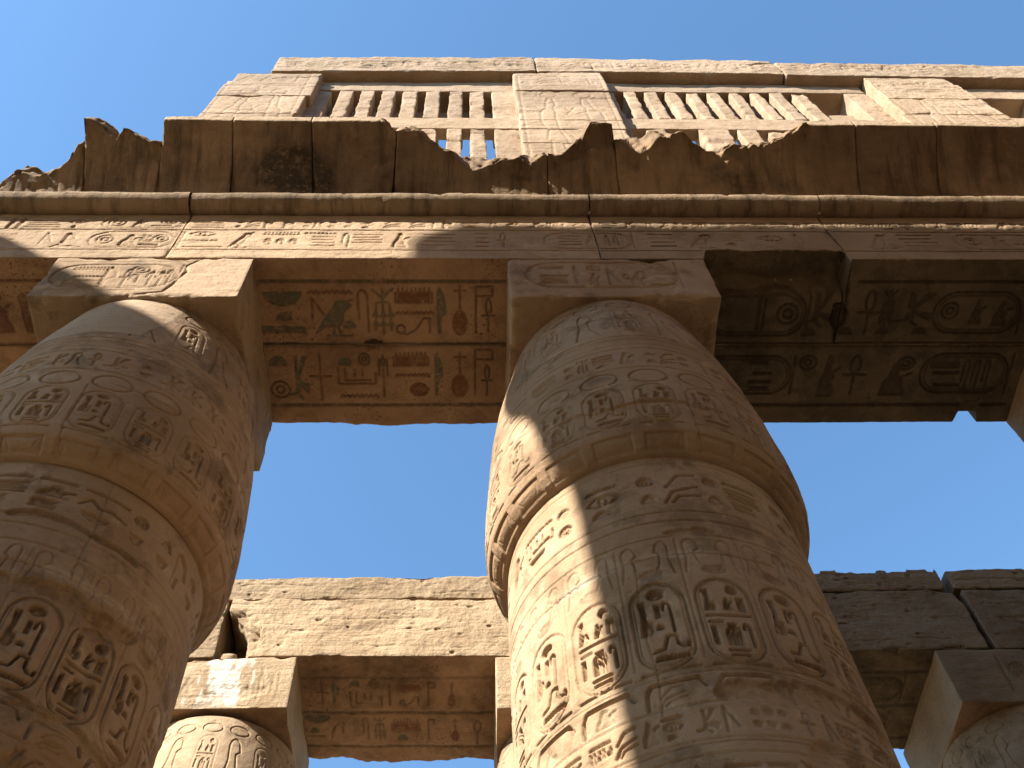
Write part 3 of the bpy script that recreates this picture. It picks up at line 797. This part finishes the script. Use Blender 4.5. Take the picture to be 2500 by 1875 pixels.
# soffits carry the darker, painted skin: give the undersides their own stone, the right bay shaded darker
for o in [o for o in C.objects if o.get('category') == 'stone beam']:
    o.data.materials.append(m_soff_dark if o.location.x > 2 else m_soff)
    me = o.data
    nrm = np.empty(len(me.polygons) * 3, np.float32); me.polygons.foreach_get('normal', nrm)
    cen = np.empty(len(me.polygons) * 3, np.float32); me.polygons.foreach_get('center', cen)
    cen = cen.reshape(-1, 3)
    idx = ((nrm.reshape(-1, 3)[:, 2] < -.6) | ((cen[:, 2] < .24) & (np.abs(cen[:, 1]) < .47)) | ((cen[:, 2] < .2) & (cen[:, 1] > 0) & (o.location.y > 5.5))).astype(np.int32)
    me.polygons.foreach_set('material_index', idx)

# roll moulding (half-round torus) along the top of the front beams
def roll(par, x0, x1, seed):
    n = 22
    xs = np.arange(x0, x1 + .001, .03)
    a = np.radians(np.linspace(100, 270 + 30, n))
    XX, AA = np.meshgrid(xs, a)
    P = np.stack([XX, 4.25 + .145 * np.cos(AA), 11.34 + .145 * np.sin(AA)], -1)
    d = fbm(P, 2.2, 4, seed) * .014 + fbm(P, 12, 2, seed) * .004
    pit = np.clip(fbm(P, 5, 3, seed + 4) * 2 - .7, 0, 1) * .03
    nn = np.stack([XX * 0, np.cos(AA), np.sin(AA)], -1)
    P = P + nn * (d - pit)[..., None]
    off = np.array(par.location)
    return mesh_np('roll_moulding', P.reshape(-1, 3) - off, grid_faces(len(xs), n, 0, True), m_roll, parent=par)
roll(beamA, -6.9, -3.161, 1); roll(beamB, -3.154, 1.385, 2); roll(beamC, 1.395, 4.064, 3); roll(beamD, 4.074, 8.5, 4)

# ------------------------------------------------------------------ cavetto cornice, block by block
CB = [
 (-6.9, -5.46, -6.9, -5.5, [(-6.9, .26), (-5.46, .26)], 'low broken cornice stub at the left edge'),
 (-5.45, -4.57, -5.49, -4.48, [(-5.45, .26), (-5.41, .34), (-5.27, .47), (-5.05, .41), (-4.95, .45), (-4.83, .54), (-4.71, .67), (-4.64, .79), (-4.56, .81)], 'broken cornice block rising in a curve at the left end'),
 (-4.56, -3.64, -4.47, -3.66, [(-4.56, .99), (-4.44, .99), (-4.33, .92), (-4.18, .81), (-4.15, .87), (-4.08, .9), (-3.97, .88), (-3.8, .8), (-3.63, .77)], 'jagged cornice block with two peaks, left of the first whole block'),
 (-3.63, -2.82, -3.65, -2.79, [(-3.63, 1.14), (-2.81, 1.16)], 'first whole cornice block from the left'),
 (-2.81, -1.89, -2.77, -1.83, [(-2.82, 1.17), (-1.88, 1.2)], 'whole cornice block blackened with soot in its middle'),
 (-1.88, -.87, -1.81, -.91, [(-1.87, 1.2), (-1.09, 1.2), (-1.05, 1.08), (-.93, .93), (-.87, .89)], 'whole cornice block with its upper right corner broken'),
 (-.86, .94, -.89, .93, [(-.86, .93), (-.66, .96), (-.57, .89), (-.41, .8), (-.24, .72), (-.11, .65), (.09, .62), (.51, .61), (.91, .69), (.94, .68)], 'cornice block broken down in a long dip below the left window'),
 (.95, 1.75, .94, 1.78, [(.95, .66), (1.1, .66), (1.3, .83), (1.5, 1.0), (1.73, .98), (1.75, .86)], 'narrow cornice block broken to a dark peak below the middle pier'),
 (1.76, 4.72, 1.79, 4.67, [(1.75, .85), (2.14, .84), (2.26, .91), (2.6, .91), (2.87, .72), (3.04, .71), (3.22, .8), (3.33, .77), (3.67, .8), (3.85, .87), (4.06, .99), (4.22, 1.18), (4.72, 1.16)], 'long cornice block with a ragged broken top below the right window'),
 (4.73, 5.73, 4.68, 5.64, [(4.72, 1.15), (5.73, 1.13)], 'whole cornice block below the big opening'),
 (5.74, 6.96, 5.65, 6.95, [(5.72, 1.12), (6.96, 1.1)], 'whole dark cornice block near the right edge'),
 (6.97, 8.5, 6.96, 8.5, [(7, 1.1), (8.5, 1.1)], 'last cornice block cut by the right edge of the photo'),
]
cp = Panel(-7, 8.6, 0, 1.4, .012)
rg = np.random.default_rng(77)
x = -6.9
k_ = 0
while x < 8.5:
    k_ += 1
    if k_ % 4 == 0:
        glyph(cp, 'cart', x + .05, x + .33, .12, .75, .03, .02)
        glyph(cp, 'ring', x + .12, x + .26, .55, .68, .02, .018)
        glyph(cp, 'figure', x + .1, x + .28, .35, .52, .02, .018)
        glyph(cp, 'bars', x + .12, x + .27, .17, .3, .02, .016)
        x += .42
    else:
        for j in range(3):
            cp.stroke([(x, .02), (x + .01, 1.0)], .018, .02)
            cp.stroke([(x + .02, .02), (x + .03, 1.0)], .008, .005)
            x += .12
def cornice(i, xt0, xt1, xb0, xb1, prof, lab):
    res = .022
    nx = max(8, int((xt1 - xt0) / res))
    s = np.linspace(0, 1, nx + 1)
    px, pt_ = np.array(prof).T
    NF, NB = 56, 14
    xs_top = xt0 + (xt1 - xt0) * s
    tb = np.interp(xs_top, px, pt_)
    jag = .6 * fbm(np.stack([xs_top * 1.0, s * 0 + i, s * 0], -1), 5, 3, 60 + i) + .6 * facet(np.stack([xs_top * 1.0, s * 0 + i, s * 0], -1), 9, 61)
    full = tb > 1.08
    tb = np.where(full, tb + .006 * jag, tb + .035 * jag)
    V = []; Pt = []
    NR = 10
    dl = np.clip(.05 + .16 * facet(np.stack([xs_top, s * 0 + 3, s * 0], -1), 3.0, 17), .012, .2)
    if i in (1, 0): dl = dl + .05
    if i in (2, 7): dl = dl * .25
    dl = np.where(full, 0, dl)
    for a in range(nx + 1):
        t = np.linspace(0, tb[a] - dl[a], NF)
        tc = np.clip(t, 0, 1)
        yf = 4.22 - .68 * tc ** 1.5
        zf = 11.5 + .81 * t
        # the top of the block, going back: a break slopes up and in
        tcs = min(tb[a], 1.0)
        rho = (11.5 + .81 * tb[a]) / (4.22 - .68 * tcs ** 1.5)      # the break climbs behind the face to its crest
        back = .0 if full[a] else .03 + .35 * dl[a]
        ys = yf[-1] + back
        kk = np.linspace(0, 1, NR + 1)[1:]
        fy = yf[-1] + back * kk ** .8
        fz = zf[-1] + (rho * ys - zf[-1]) * kk if not full[a] else zf[-1] + 1e-4 * kk
        yb, zb = fy[-1], fz[-1]
        bt = np.linspace(0, 1, NB + 1)[1:]
        yy = yb + (4.55 - yb) * bt
        rise = 0.0 if full[a] else .22 * (1 - (tb[a] / 1.0) ** 2 * .5)
        zz = zb + rise * bt ** .6
        xx = xb0 + (xb1 - xb0) * s[a] + ((xt0 - xb0) + ((xt1 - xt0) - (xb1 - xb0)) * s[a]) * np.clip(t, 0, 1)
        col = np.stack([xx, yf, zf], -1)
        top = np.stack([np.full(NB, xx[-1]), yy, zz], -1)
        bk = np.array([[xx[0], 4.55, 11.5], [xx[0], 4.22, 11.5]])
        # undulation and break roughness
        frac = np.stack([np.full(NR, xx[-1]), fy, fz], -1)
        P = np.concatenate([col, frac, top, bk])
        V.append(P)
    V = np.array(V)
    Pn = V.copy()
    fshape = fbm(Pn, 2.1, 4, 80 + i)
    rough = .6 * facet(Pn, 6, 90 + i) + .5 * facet(Pn, 15, 95 + i)
    isbreak = np.zeros(V.shape[:2]); isbreak[:, NF:NF + NR + NB] = 1
    brk = (~full).astype(float)[:, None]
    V[..., 2] += isbreak * brk * (rough * .05)
    V[..., 1] += isbreak * brk * (rough * .05)
    V[..., 1] += isbreak * brk * (fshape * .06) * 0 + fshape * .01
    # flaked hollows near the broken rim
    tt = np.zeros(V.shape[:2]); tt[:, :NF] = np.linspace(0, 1, NF)[None] * tb[:, None]
    near = sst(.32, .0, tb[:, None] - tt) * brk
    near[:, NF:] = 0
    hollow = near * np.clip(facet(Pn, 2.6, 70 + i) * .9 + facet(Pn, 7, 71 + i) * .3 + .35, 0, 1)
    V[..., 1] += hollow * .13
    V[..., 2] += rough * .006 * (1 - isbreak)
    h, _ = cp.sample(V[..., 0].ravel(), tt.ravel())
    h = h.reshape(tt.shape); h[:, NF:] = 0
    wear = sst(-.3, .3, fbm(Pn, 1.5, 3, 7))
    V[..., 1] += h * wear * (1 - near) * (tt < .97)
    K = V.shape[1]
    cx = np.array([(xt0 + xt1) / 2, 4.3, 11.5])
    idx = np.arange((nx + 1) * K).reshape(nx + 1, K)
    a0 = idx[:-1, :]; a1 = idx[1:, :]
    F = np.stack([a0, a1, np.roll(a1, -1, 1), np.roll(a0, -1, 1)], -1).reshape(-1, 4)
    # end caps: quads between the front curve and a spine
    VV = V.reshape(-1, 3)
    caps = []
    extra = []
    for e, fl in ((0, 0), (nx, 1)):
        c = V[e].mean(0); extra.append(c); ci = len(VV) + len(extra) - 1
        ring = idx[e]; nxt = np.roll(ring, -1)
        q = np.stack([ring, nxt, np.full(K, ci)], -1)
        caps.append(q[:, ::-1] if fl else q)
    VV = np.concatenate([VV, np.array(extra)])
    me = bpy.data.meshes.new('cornice_block')
    tri = np.concatenate([F[:, [0, 1, 2]], F[:, [0, 2, 3]]] + caps)
    # soot from old fires, pale fresh stone on the breaks, sunlit fillet painted in
    sb = np.exp(-(((V[..., 0] + 2.2) / .42) ** 2 + ((tt - .5) / .38) ** 2)) + .7 * np.exp(-(((V[..., 0] + 1.75) / .3) ** 2 + ((tt - .3) / .3) ** 2))
    sb = sst(.25, .8, sb + .5 * fbm(Pn, 4, 4, 3)) * .85
    fresh = (isbreak * brk + sst(.5, .8, hollow) * .5) * sst(-.1, .3, fbm(Pn, 3, 3, 44)) * .35
    lit_rim = (tt > 1.0) * 1.0; lit_rim[:, NF:] = 0  # fillet coloured paler so its sunlit rim reads bright
    fresh = np.maximum(fresh, lit_rim * .95)
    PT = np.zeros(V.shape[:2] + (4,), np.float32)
    PT[..., :3] = np.where((fresh > sb)[..., None], np.where(lit_rim[..., None] > 0, np.array([.36, .265, .175]), np.array([.25, .175, .105])), np.array([.028, .022, .016]))
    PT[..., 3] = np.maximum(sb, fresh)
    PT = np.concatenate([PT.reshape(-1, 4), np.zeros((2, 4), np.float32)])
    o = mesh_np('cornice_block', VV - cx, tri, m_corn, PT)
    me2 = o.data
    me2.polygons.foreach_set('use_smooth', np.arange(len(tri)) < 2 * len(F))
    o.location = cx
    tag(o, lab, 'cornice block', 'cavetto cornice blocks')
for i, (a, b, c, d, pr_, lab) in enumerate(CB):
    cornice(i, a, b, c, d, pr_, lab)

# ------------------------------------------------------------------ clerestory
def figpanel(x0, x1, z0, z1, seed, kind):
    pn = Panel(x0, x1, z0, z1, .015)
    W, H = x1 - x0, z1 - z0
    d, wd = .014, .02
    X = lambda t: x0 + W * t
    Z = lambda t: z0 + H * t
    rg = np.random.default_rng(seed)
    for v in (.98, .82, .8):
        pn.stroke([(X(.05), Z(v)), (X(.95), Z(v))], .02, .012)
    band(pn, X(.08), X(.9), Z(.84), Z(.96), d * .8, wd, rg, TALL)
    for u in (.05, .95):
        pn.stroke([(X(u), Z(.0)), (X(u), Z(.98))], .016, .012)
    # king with kilt and raised arm
    def fig(cx, sx):
        P = lambda *q: [(X(cx + sx * a * .3), Z(b)) for a, b in q]
        pn.stroke(P((0, .62), (.1, .68), (.25, .68), (.3, .6), (.2, .54), (.25, .5), (.6, .47), (.9, .55)), wd, d)
        pn.stroke(P((0, .62), (-.05, .54), (-.25, .5), (-.3, .38), (-.1, .3), (-.2, .2), (.45, .16), (.25, .3), (.2, .42), (.25, .5)), wd, d)
        pn.stroke(P((-.1, .3), (.25, .3)), wd, d)
        pn.stroke(P((-.1, .18), (-.15, .0)), wd, d); pn.stroke(P((.25, .17), (.35, .0)), wd, d)
        pn.stroke(P((.35, .3), (1.0, .12)), wd, d)
        pn.stroke([(a, b) for a, b in ell(X(cx + sx * .05), Z(.72), W * .09, H * .03)], wd, d)
    fig(.3, 1); fig(.75, -1)
    band(pn, X(.1), X(.45), Z(.7), Z(.79), d * .7, wd * .8, rg, TALL)
    return pn
def pier(x0, x1, zc, lab, seed, lean=None, chip=.05):
    e = empty('clerestory_pier', ((x0 + x1) / 2, 4.32, 11.5), lab, 'pier', 'carved piers of the clerestory')
    pn = figpanel(x0, x1, 13.3, 18.0, seed, 0)
    for i, (a, b) in enumerate(zip(zc[:-1], zc[1:])):
        dl, dr = lean[i] if lean else (0, 0)
        block('stone_course', x0 + dl, x1 + dr, 4.32 + .012 * (i % 2) + .008 * (i % 3), 5.3, a + .003, b - .006, m_cler, (.018, .08, .018), .014, chip, seed * 10 + i, .006, front=pn, parent=e, flake=.02)
    return e
pier(-3.99, -2.60, [12.6, 13.6, 14.6, 15.46, 16.45, 17.35, 17.93], 'carved clerestory pier at the stepped left end of the wall', 3,
     [(-.25, 0), (-.1, 0), (-.02, -.02), (0, .02), (0, .10), (.08, .10)], .07)
pier(.75, 2.30, [12.0, 13.4, 14.1, 14.75, 15.2, 15.95, 16.9, 17.75, 18.17], 'carved clerestory pier between the two slotted windows', 5, [(0, 0)] * 8, .05)
pier(6.80, 8.37, [12.4, 13.8, 14.9, 15.7, 16.6, 17.5, 18.02], 'carved clerestory pier right of the big opening, with a worn slanting left edge', 8,
     [(-.1, 0), (-.1, 0), (-.1, 0), (-.02, 0), (.04, 0), (.1, -.02)], .10)
# lintels
lp = Panel(-3.6, 12.8, 18.0, 19.4, .015)
rg = np.random.default_rng(9)
band(lp, -3.2, 8.9, 18.42, 18.85, .018, .02, rg, TALL)
lp.stroke([(-3.3, 18.36), (9, 18.36)], .02, .01); lp.stroke([(-3.3, 18.95), (9, 18.95)], .02, .01)
lp.poly([(4.95, 18.75), (5.3, 18.95), (5.9, 18.98), (5.5, 18.9), (5.2, 18.82)], .06, None, rim=0)
def lint(x0, x1, z0, z1, lab, seed, tilt, chip=.07):
    return tag(block('lintel_slab', x0, x1, 4.32, 5.3, z0, z1, m_cler, (.02, .1, .02), .015, chip, seed, .01, front=lp, tilt=tilt, flake=.025), lab, 'stone lintel', 'lintels along the top of the clerestory')
lint(-3.38, 1.17, 18.10, 19.10, 'long carved lintel over the left slotted window, broken left end', 4, .045)
lint(1.19, 5.55, 18.17, 19.15, 'long carved lintel over the right slotted window', 6, -.008)
lint(5.56, 12.6, 18.02, 18.98, 'carved lintel at the top right corner with a crack', 8, -.015, .10)

# slotted stone windows
def window(lab, x0, x1, slots, lower, ztop, zm1, zm0, zs):
    e = empty('window_grille', ((x0 + x1) / 2, 4.52, 12.0), lab, 'stone window', 'slotted clerestory windows')
    YF = 4.52
    block('rail', x0, x1, YF, 5.04, zs, ztop, m_cler, .04, .012, .05, 3, .01, parent=e)
    block('rail', x0, x1, YF, 4.71, zm0, zm1, m_cler, .04, .012, .06, 5, .01, parent=e)
    block('rail', x0, x1, YF + .22, 5.03, zm1 + .52, zm1 + 1.06, m_cler, .08, .012, .03, 6, .005, parent=e)
    ed = [x0] + [v for s in slots for v in s] + [x1]
    for i in range(0, len(ed), 2):
        if ed[i + 1] - ed[i] > .04:
            block('bar', ed[i], ed[i + 1], YF + .003, 5.037, zm1, zs, m_cler, (.02, .09, .03), .012, .05, 20 + i, .012, parent=e, flake=.02)
    ed = [x0] + [v for s in lower for v in s] + [x1]
    for i in range(0, len(ed), 2):
        if ed[i + 1] - ed[i] > .04:
            block('bar', ed[i], ed[i + 1], YF + .004, 4.70, 12.2, zm0, m_cler, (.02, .08, .03), .012, .08, 60 + i, .014, parent=e, flake=.03)
    return e
sl = [(-2.29, -2.16), (-1.93, -1.80), (-1.58, -1.45), (-1.23, -1.10), (-.86, -.72), (-.48, -.33), (-.11, .01), (.25, .38)]
window('slotted stone window with eight upper slots, left of the middle pier', -2.62, .80, sl, sl, 18.16, 15.94, 15.38, 17.52)
sr = [(2.47, 2.63), (2.83, 2.98), (3.19, 3.34), (3.55, 3.70), (3.90, 4.06), (4.27, 4.44), (4.63, 4.81), (4.99, 5.15), (5.36, 5.52), (5.75, 6.45)]
lr = [(2.45, 2.68), (2.98, 3.5), (3.95, 4.1), (4.4, 4.55), (4.82, 4.98), (5.05, 5.5), (5.75, 6.4)]
window('slotted stone window with a wide square opening, right of the middle pier', 2.28, 6.84, sr, lr, 18.16, 15.98, 15.42, 17.62)
window('window at the right edge beside the last pier, mostly cut off', 8.30, 11.5, [(8.75, 9.5), (9.8, 10.0), (10.3, 10.5)], [(8.8, 9.5)], 18.02, 15.9, 15.3, 17.35)

# ------------------------------------------------------------------ far row
G2 = 'beams and slabs over the far columns'
sf = Panel(-2.5, 8.5, -12.2, -10.0, .012)
draw_table(sf, [('line',-2.28,0.36,10.44,10.47),('line',-2.31,0.36,11.10,11.14),('line',-2.32,0.36,11.77,11.81),('cross',-2.11,-1.94,10.53,10.97),('feather',-1.91,-1.78,10.53,10.95),('loaf',-1.65,-1.51,10.52,10.62),('ring',-1.38,-1.24,10.49,10.65),('box',-1.65,-1.21,10.73,11.00),('bar',-1.12,-1.09,10.58,11.00),('board',-0.99,-0.69,10.58,10.70),('viper',-0.97,-0.70,10.81,10.98),('staff',-0.58,-0.48,10.56,10.98),('lute',-0.30,-0.21,10.56,10.99),('basket',-2.30,-1.95,11.18,11.33),('loaf',-2.24,-2.11,11.42,11.52),('plank',-2.28,-2.02,11.57,11.62),('arch',-1.94,-1.78,11.32,11.63),('crook',-1.50,-1.42,11.21,11.64),('sedge',-1.35,-1.18,11.22,11.66),('board',-1.09,-0.71,11.26,11.48),('loaf',-1.02,-0.88,11.53,11.65),('staff',-0.59,-0.50,11.25,11.66),('lute',-0.26,-0.16,11.26,11.67),('ankh',-0.02,0.22,11.28,11.75),
 ('line',2.4,6.3,10.44,10.48),('line',2.4,6.3,11.10,11.14),('line',2.4,6.3,11.77,11.81),('cart',4.6,6.0,10.55,11.0),('cart',4.4,5.9,11.22,11.7)], .014, .02, soot_col, True)
fp = Panel(-8.0, 12.2, 9.9, 11.8, .012)
rg = np.random.default_rng(31)
for i in range(70):
    x0 = rg.uniform(-8, 11.5); z0 = rg.uniform(10.05, 11.6); L = rg.uniform(.15, 1.1)
    n = max(3, int(L / .07)); zz = z0 + np.cumsum(rg.normal(0, .009, n)) 
    fp.stroke(list(zip(np.linspace(x0, x0 + L, n), zz)), rg.uniform(.006, .02), rg.uniform(.008, .03))
for i in range(320):
    x0 = rg.uniform(-8, 12); z0 = rg.uniform(10.0, 11.7); a = rg.uniform(.008, .035)
    fp.poly(ell(x0, z0, a * rg.uniform(1, 2), a * .7, 0, 360, 7), rg.uniform(.008, .028), rim=0)
def fbeam(nm, x0, x1, y0, y1, z0, z1, lab, seed, chip=.08, bot=None, tilt=0, warp=None, flake=.025, res=(.014, .03, .014), mat=None):
    return tag(block(nm, x0, x1, y0, y1, z0, z1, mat or m_far, res, .015, chip, seed, .014, front=fp, bottom=bot, tilt=tilt, warp=warp, flake=flake), lab, 'stone beam', G2)
def leanR(P2, P):
    k = sst(-3.9, -3.4, P[:, 0])
    P2[:, 0] += k * (P[:, 2] - 10.6) * -.02
    return P2
def biteM(P2, P):                       # the broken lower left corner of the far beam
    k = sst(-2.85, -3.33, P[:, 0] + .3 * fbm(P, 3, 4, 4)) * sst(11.0, 10.3, P[:, 2] + .2 * fbm(P, 4, 3, 5))
    P2[:, 0] += k * .34; P2[:, 1] += k * .14 * sst(10.9, 10.1, P[:, 1])
    return P2
def rearbreak(P2, P):
    k = sst(10.3, 10.0, P[:, 2]) * sst(11.9, 12.1, P[:, 1])
    P2[:, 1] -= k * np.clip(fbm(P, 1.6, 4, 6) * .14, -.04, .12)
    kr = k * sst(5.6, 5.9, P[:, 0])
    P2[:, 1] -= kr * 0
    return P2
fbeam('architrave_beam', -7.9, -3.40, 10.05, 12.10, 10.05, 11.13, 'rough far beam at left, ending at the open triangular gap', 41, warp=leanR)
fbeam('architrave_beam', -3.36, 1.42, 10.045, 12.10, 10.02, 11.13, 'rough sunlit far beam between the columns with a broken left corner', 43, .09, sf, tilt=-.02, warp=lambda a, b: rearbreak(biteM(a, b), b))
fbeam('architrave_beam', 1.45, 7.08, 10.05, 12.10, 10.0, 11.17, 'rough shaded far beam right of the middle column', 45, .08, sf, tilt=.012, warp=rearbreak, mat=m_far_shade)
fbeam('architrave_beam', 7.16, 12.0, 10.05, 12.10, 10.02, 11.2, 'rough far beam at the right edge past the slanting joint', 47, mat=m_far_shade)
fbeam('roof_slab', -7.9, .9, 10.06, 12.3, 11.165, 11.63, 'long worn slab on the far beam between left and middle columns', 51, .07, tilt=-.005)
def brokentop(P2, P):
    k = sst(11.4, 11.6, P[:, 2])
    n = fbm(P * np.array([1, .3, .3]), 2.4, 3, 12)
    P2[:, 2] -= k * np.round(np.clip(n * 2 + .5, 0, 2)) * .05
    return P2
fbeam('roof_slab', 1.2, 6.95, 10.06, 12.3, 11.215, 11.66, 'shaded slab with a stepped broken top on the right far beam', 53, .06, warp=brokentop, mat=m_far_shade)
fbeam('roof_slab', 7.08, 12.0, 10.06, 12.3, 11.24, 11.66, 'slab at the right edge beyond the notch in the far roofline', 55, .05, mat=m_far_shade)
tag(block('rubble_stone', -3.36, -3.12, 10.12, 10.5, 10.04, 10.2, m_far, .03, .03, .08, 61, .02), 'small loose stone lying in the open gap of the far beam', 'stone')
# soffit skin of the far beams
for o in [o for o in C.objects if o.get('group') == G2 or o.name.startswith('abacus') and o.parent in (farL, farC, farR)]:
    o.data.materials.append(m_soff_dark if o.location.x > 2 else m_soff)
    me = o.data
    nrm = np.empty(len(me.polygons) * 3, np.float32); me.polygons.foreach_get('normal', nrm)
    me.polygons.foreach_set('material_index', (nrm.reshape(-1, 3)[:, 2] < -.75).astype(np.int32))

# ------------------------------------------------------------------ the great nave columns behind the camera
GY, GZ = -2.2, 15.5
def great_column(x, lab):
    e = empty('nave_column', (x, GY, -1.6), lab, 'column', 'great open-capital columns of the nave')
    zk = np.array([-1.6, 0, 4, 9, 11.4, 11.6, 12.6, 13.6, 14.4, 15.0, 15.35, 15.5])
    rk = np.array([1.18, 1.26, 1.22, 1.18, 1.16, 1.17, 1.2, 1.28, 1.42, 1.62, 1.86, 1.9])
    for nm, z0, z1 in (('shaft', -1.6, 11.5), ('capital', 11.5, GZ)):
        zz = np.linspace(z0, z1, 60)
        ph = np.linspace(0, 2 * math.pi, 97)[:-1]
        PHI, ZZ = np.meshgrid(ph, zz)
        Rr = np.interp(ZZ, zk, rk)
        P3 = np.stack([np.cos(PHI) * 1.2 + x, np.sin(PHI) * 1.2, ZZ], -1)
        Rr = Rr + fbm(P3, 1.5, 3, 5) * .02
        V = np.stack([Rr * np.sin(PHI), Rr * np.cos(PHI), ZZ + 1.6], -1)
        n = 96
        i = np.arange(n)[None, :] + np.arange(59)[:, None] * n
        j = (np.arange(n)[None, :] + 1) % n + np.arange(59)[:, None] * n
        F = np.stack([i, i + n, j + n, j], -1).reshape(-1, 4)
        V = V.reshape(-1, 3)
        if nm == 'capital':
            V = np.concatenate([V, [[0, 0, GZ + 1.6]]])
            top = np.arange(n) + 59 * n
            F = np.concatenate([F, np.stack([top, np.full(n, len(V) - 1), np.roll(top, -1), np.roll(top, -1)], -1)])
            F3 = np.concatenate([F[:-n][:, [0, 1, 2]], F[:-n][:, [0, 2, 3]], F[-n:][:, [0, 1, 2]]])
            mesh_np(nm, V, F3, m_col, parent=e)
        else:
            mesh_np(nm, V, F, m_col, parent=e)
    return e
XC = -6.57
gcs = []
for i, lab in ((-1, 'great nave column with open capital under the broken beam stump'), (0, 'great nave column under the left end of the nave beam'),
               (1, 'great nave column beside the camera'), (2, 'great nave column furthest along the nave')):
    xx = XC + 6.05 * i - (.9 if i < 0 else 0)
    e = great_column(xx, lab)
    block('abacus', xx - .95, xx + .95, GY - .95, GY + .95, GZ, GZ + (1.5 if i < 0 else 1.0), m_col, .15, .02, .05, 70 + i, .01, parent=e)
    gcs.append(e)
def copy_tree(e, dx, dy, lab):
    c = e.copy(); C.objects.link(c); c.location.x += dx; c.location.y += dy
    c['label'] = lab
    for k in e.children:
        q = k.copy(); C.objects.link(q); q.parent = c
    return c
for i, o_ in enumerate(['first', 'second', 'third', 'fourth']):
    copy_tree(gcs[i], 1.5, -7.4, 'great nave column of the opposite row, %s from the left' % o_)
G3 = 'beams of the nave'
GX = -.62 - TA * (4.32 - GY) + TA * .9
def lobew(P2, P):
    k = sst(GX + 1.2, GX, P[:, 0])
    P2[:, 0] += k * (.55 * sst(18.0, 18.5, P[:, 2]) + .12 * fbm(P, 2.5, 3, 6))
    P2[:, 2] += sst(18.2, 18.4, P[:, 2]) * .10 * fbm(P * np.array([1, .2, .2]), .9, 3, 4)
    return P2
tag(block('architrave_beam', GX, 18.0, GY - .9, GY + .9, 16.52, 18.47, m_wall, .1, .02, .08, 75, .012, warp=lobew), 'long nave beam behind the camera, its left end broken off', 'stone beam', G3)
def stumpw(P2, P):
    k = sst(16.8, 18.3, P[:, 2]) ** 1.5
    P2[:, 0] -= sst(-14.0, -12.6, P[:, 0]) * (k * .75 + .1 * fbm(P, 2.2, 3, 3))
    return P2
STUMP = tag(block('architrave_beam', -17.2, -12.4, GY - .9, GY + .9, 17.02, 18.1, m_wall, .12, .02, .1, 77, .012, warp=stumpw), 'broken nave beam stump on the leftmost great capital', 'stone beam', G3)

tag(block('architrave_beam', -16.0, 20.0, GY - 8.3, GY - 6.5, 16.52, 18.6, m_wall, .3, .02, .08, 79, .012), 'nave beam over the opposite row of great columns', 'stone beam', G3)
# the opposite side row of the nave with its own clerestory, closing the hall behind the camera
for i, x in enumerate((-12.6, -7.9, -3.2, 1.43, 7.35, 12.0)):
    e = great_column(x, 'side column across the nave standing opposite the %s' % ('far left end of the hall', 'bay left of the left column', 'left carved column', 'middle carved column', 'column at the right edge', 'right end of the hall')[i])
    e.location.y = -16.2; e.scale = (.92, .92, .67); e['group'] = 'side columns across the nave'
tag(block('architrave_beam', -16.0, 20.0, -17.2, -15.2, 10.0, 12.4, m_wall, .4, .02, .08, 81, .012), 'beam over the side columns across the nave', 'stone beam', G3)
tag(block('clerestory_wall', -16.0, 20.0, -17.0, -16.2, 12.4, 18.6, m_cler, .5, .02, .08, 83, .012), 'clerestory wall across the nave behind the camera', 'wall')

tag(block('shade_wall', 15.0, 18.0, -20.0, 7.5, -1.6, 24.0, m_far, .8, .02, .1, 91, .03), 'tall added wall, unseen, dimming the hall from the far right', 'wall')  # added out of view to cut sky and bounce light on the right

# the part of the hall to the right, outside the picture
for loc, lab in (((12.3, 5.36), 'near-row column outside the picture to the right'), ((12.3, 11.08), 'far-row column outside the picture to the right')):
    copy_column(loc, lab, .5)
tag(block('architrave_beam', 8.52, 15.0, 4.32, 6.39, 10.0, 12.2, m_wall, .2, .02, .05, 95, .01), 'near-row beam continuing past the right edge of the picture', 'stone beam', G1)
tag(block('roof_slab', 9.8, 15.0, 6.4, 12.2, 12.3, 12.8, m_far, .3, .02, .05, 96, .01), 'added unseen slabs dimming the side aisle far to the right', 'roof slab')  # this slab and the next are added out of view to dim the right
tag(block('roof_slab', 13.0, 18.0, -3.2, 5.3, 19.2, 19.8, m_far, .3, .02, .05, 97, .01), 'added unseen slabs dimming the nave far to the right', 'roof slab')
for o in C.objects:
    if o.get('label') and not o.get('kind'):
        o['kind'] = 'thing'

for loc, lab in (((-7.9, 5.36), 'near-row column outside the picture to the left'), ((-7.9, 11.08), 'far-row column outside the picture to the left')):
    copy_column(loc, lab, .8)['kind'] = 'thing'
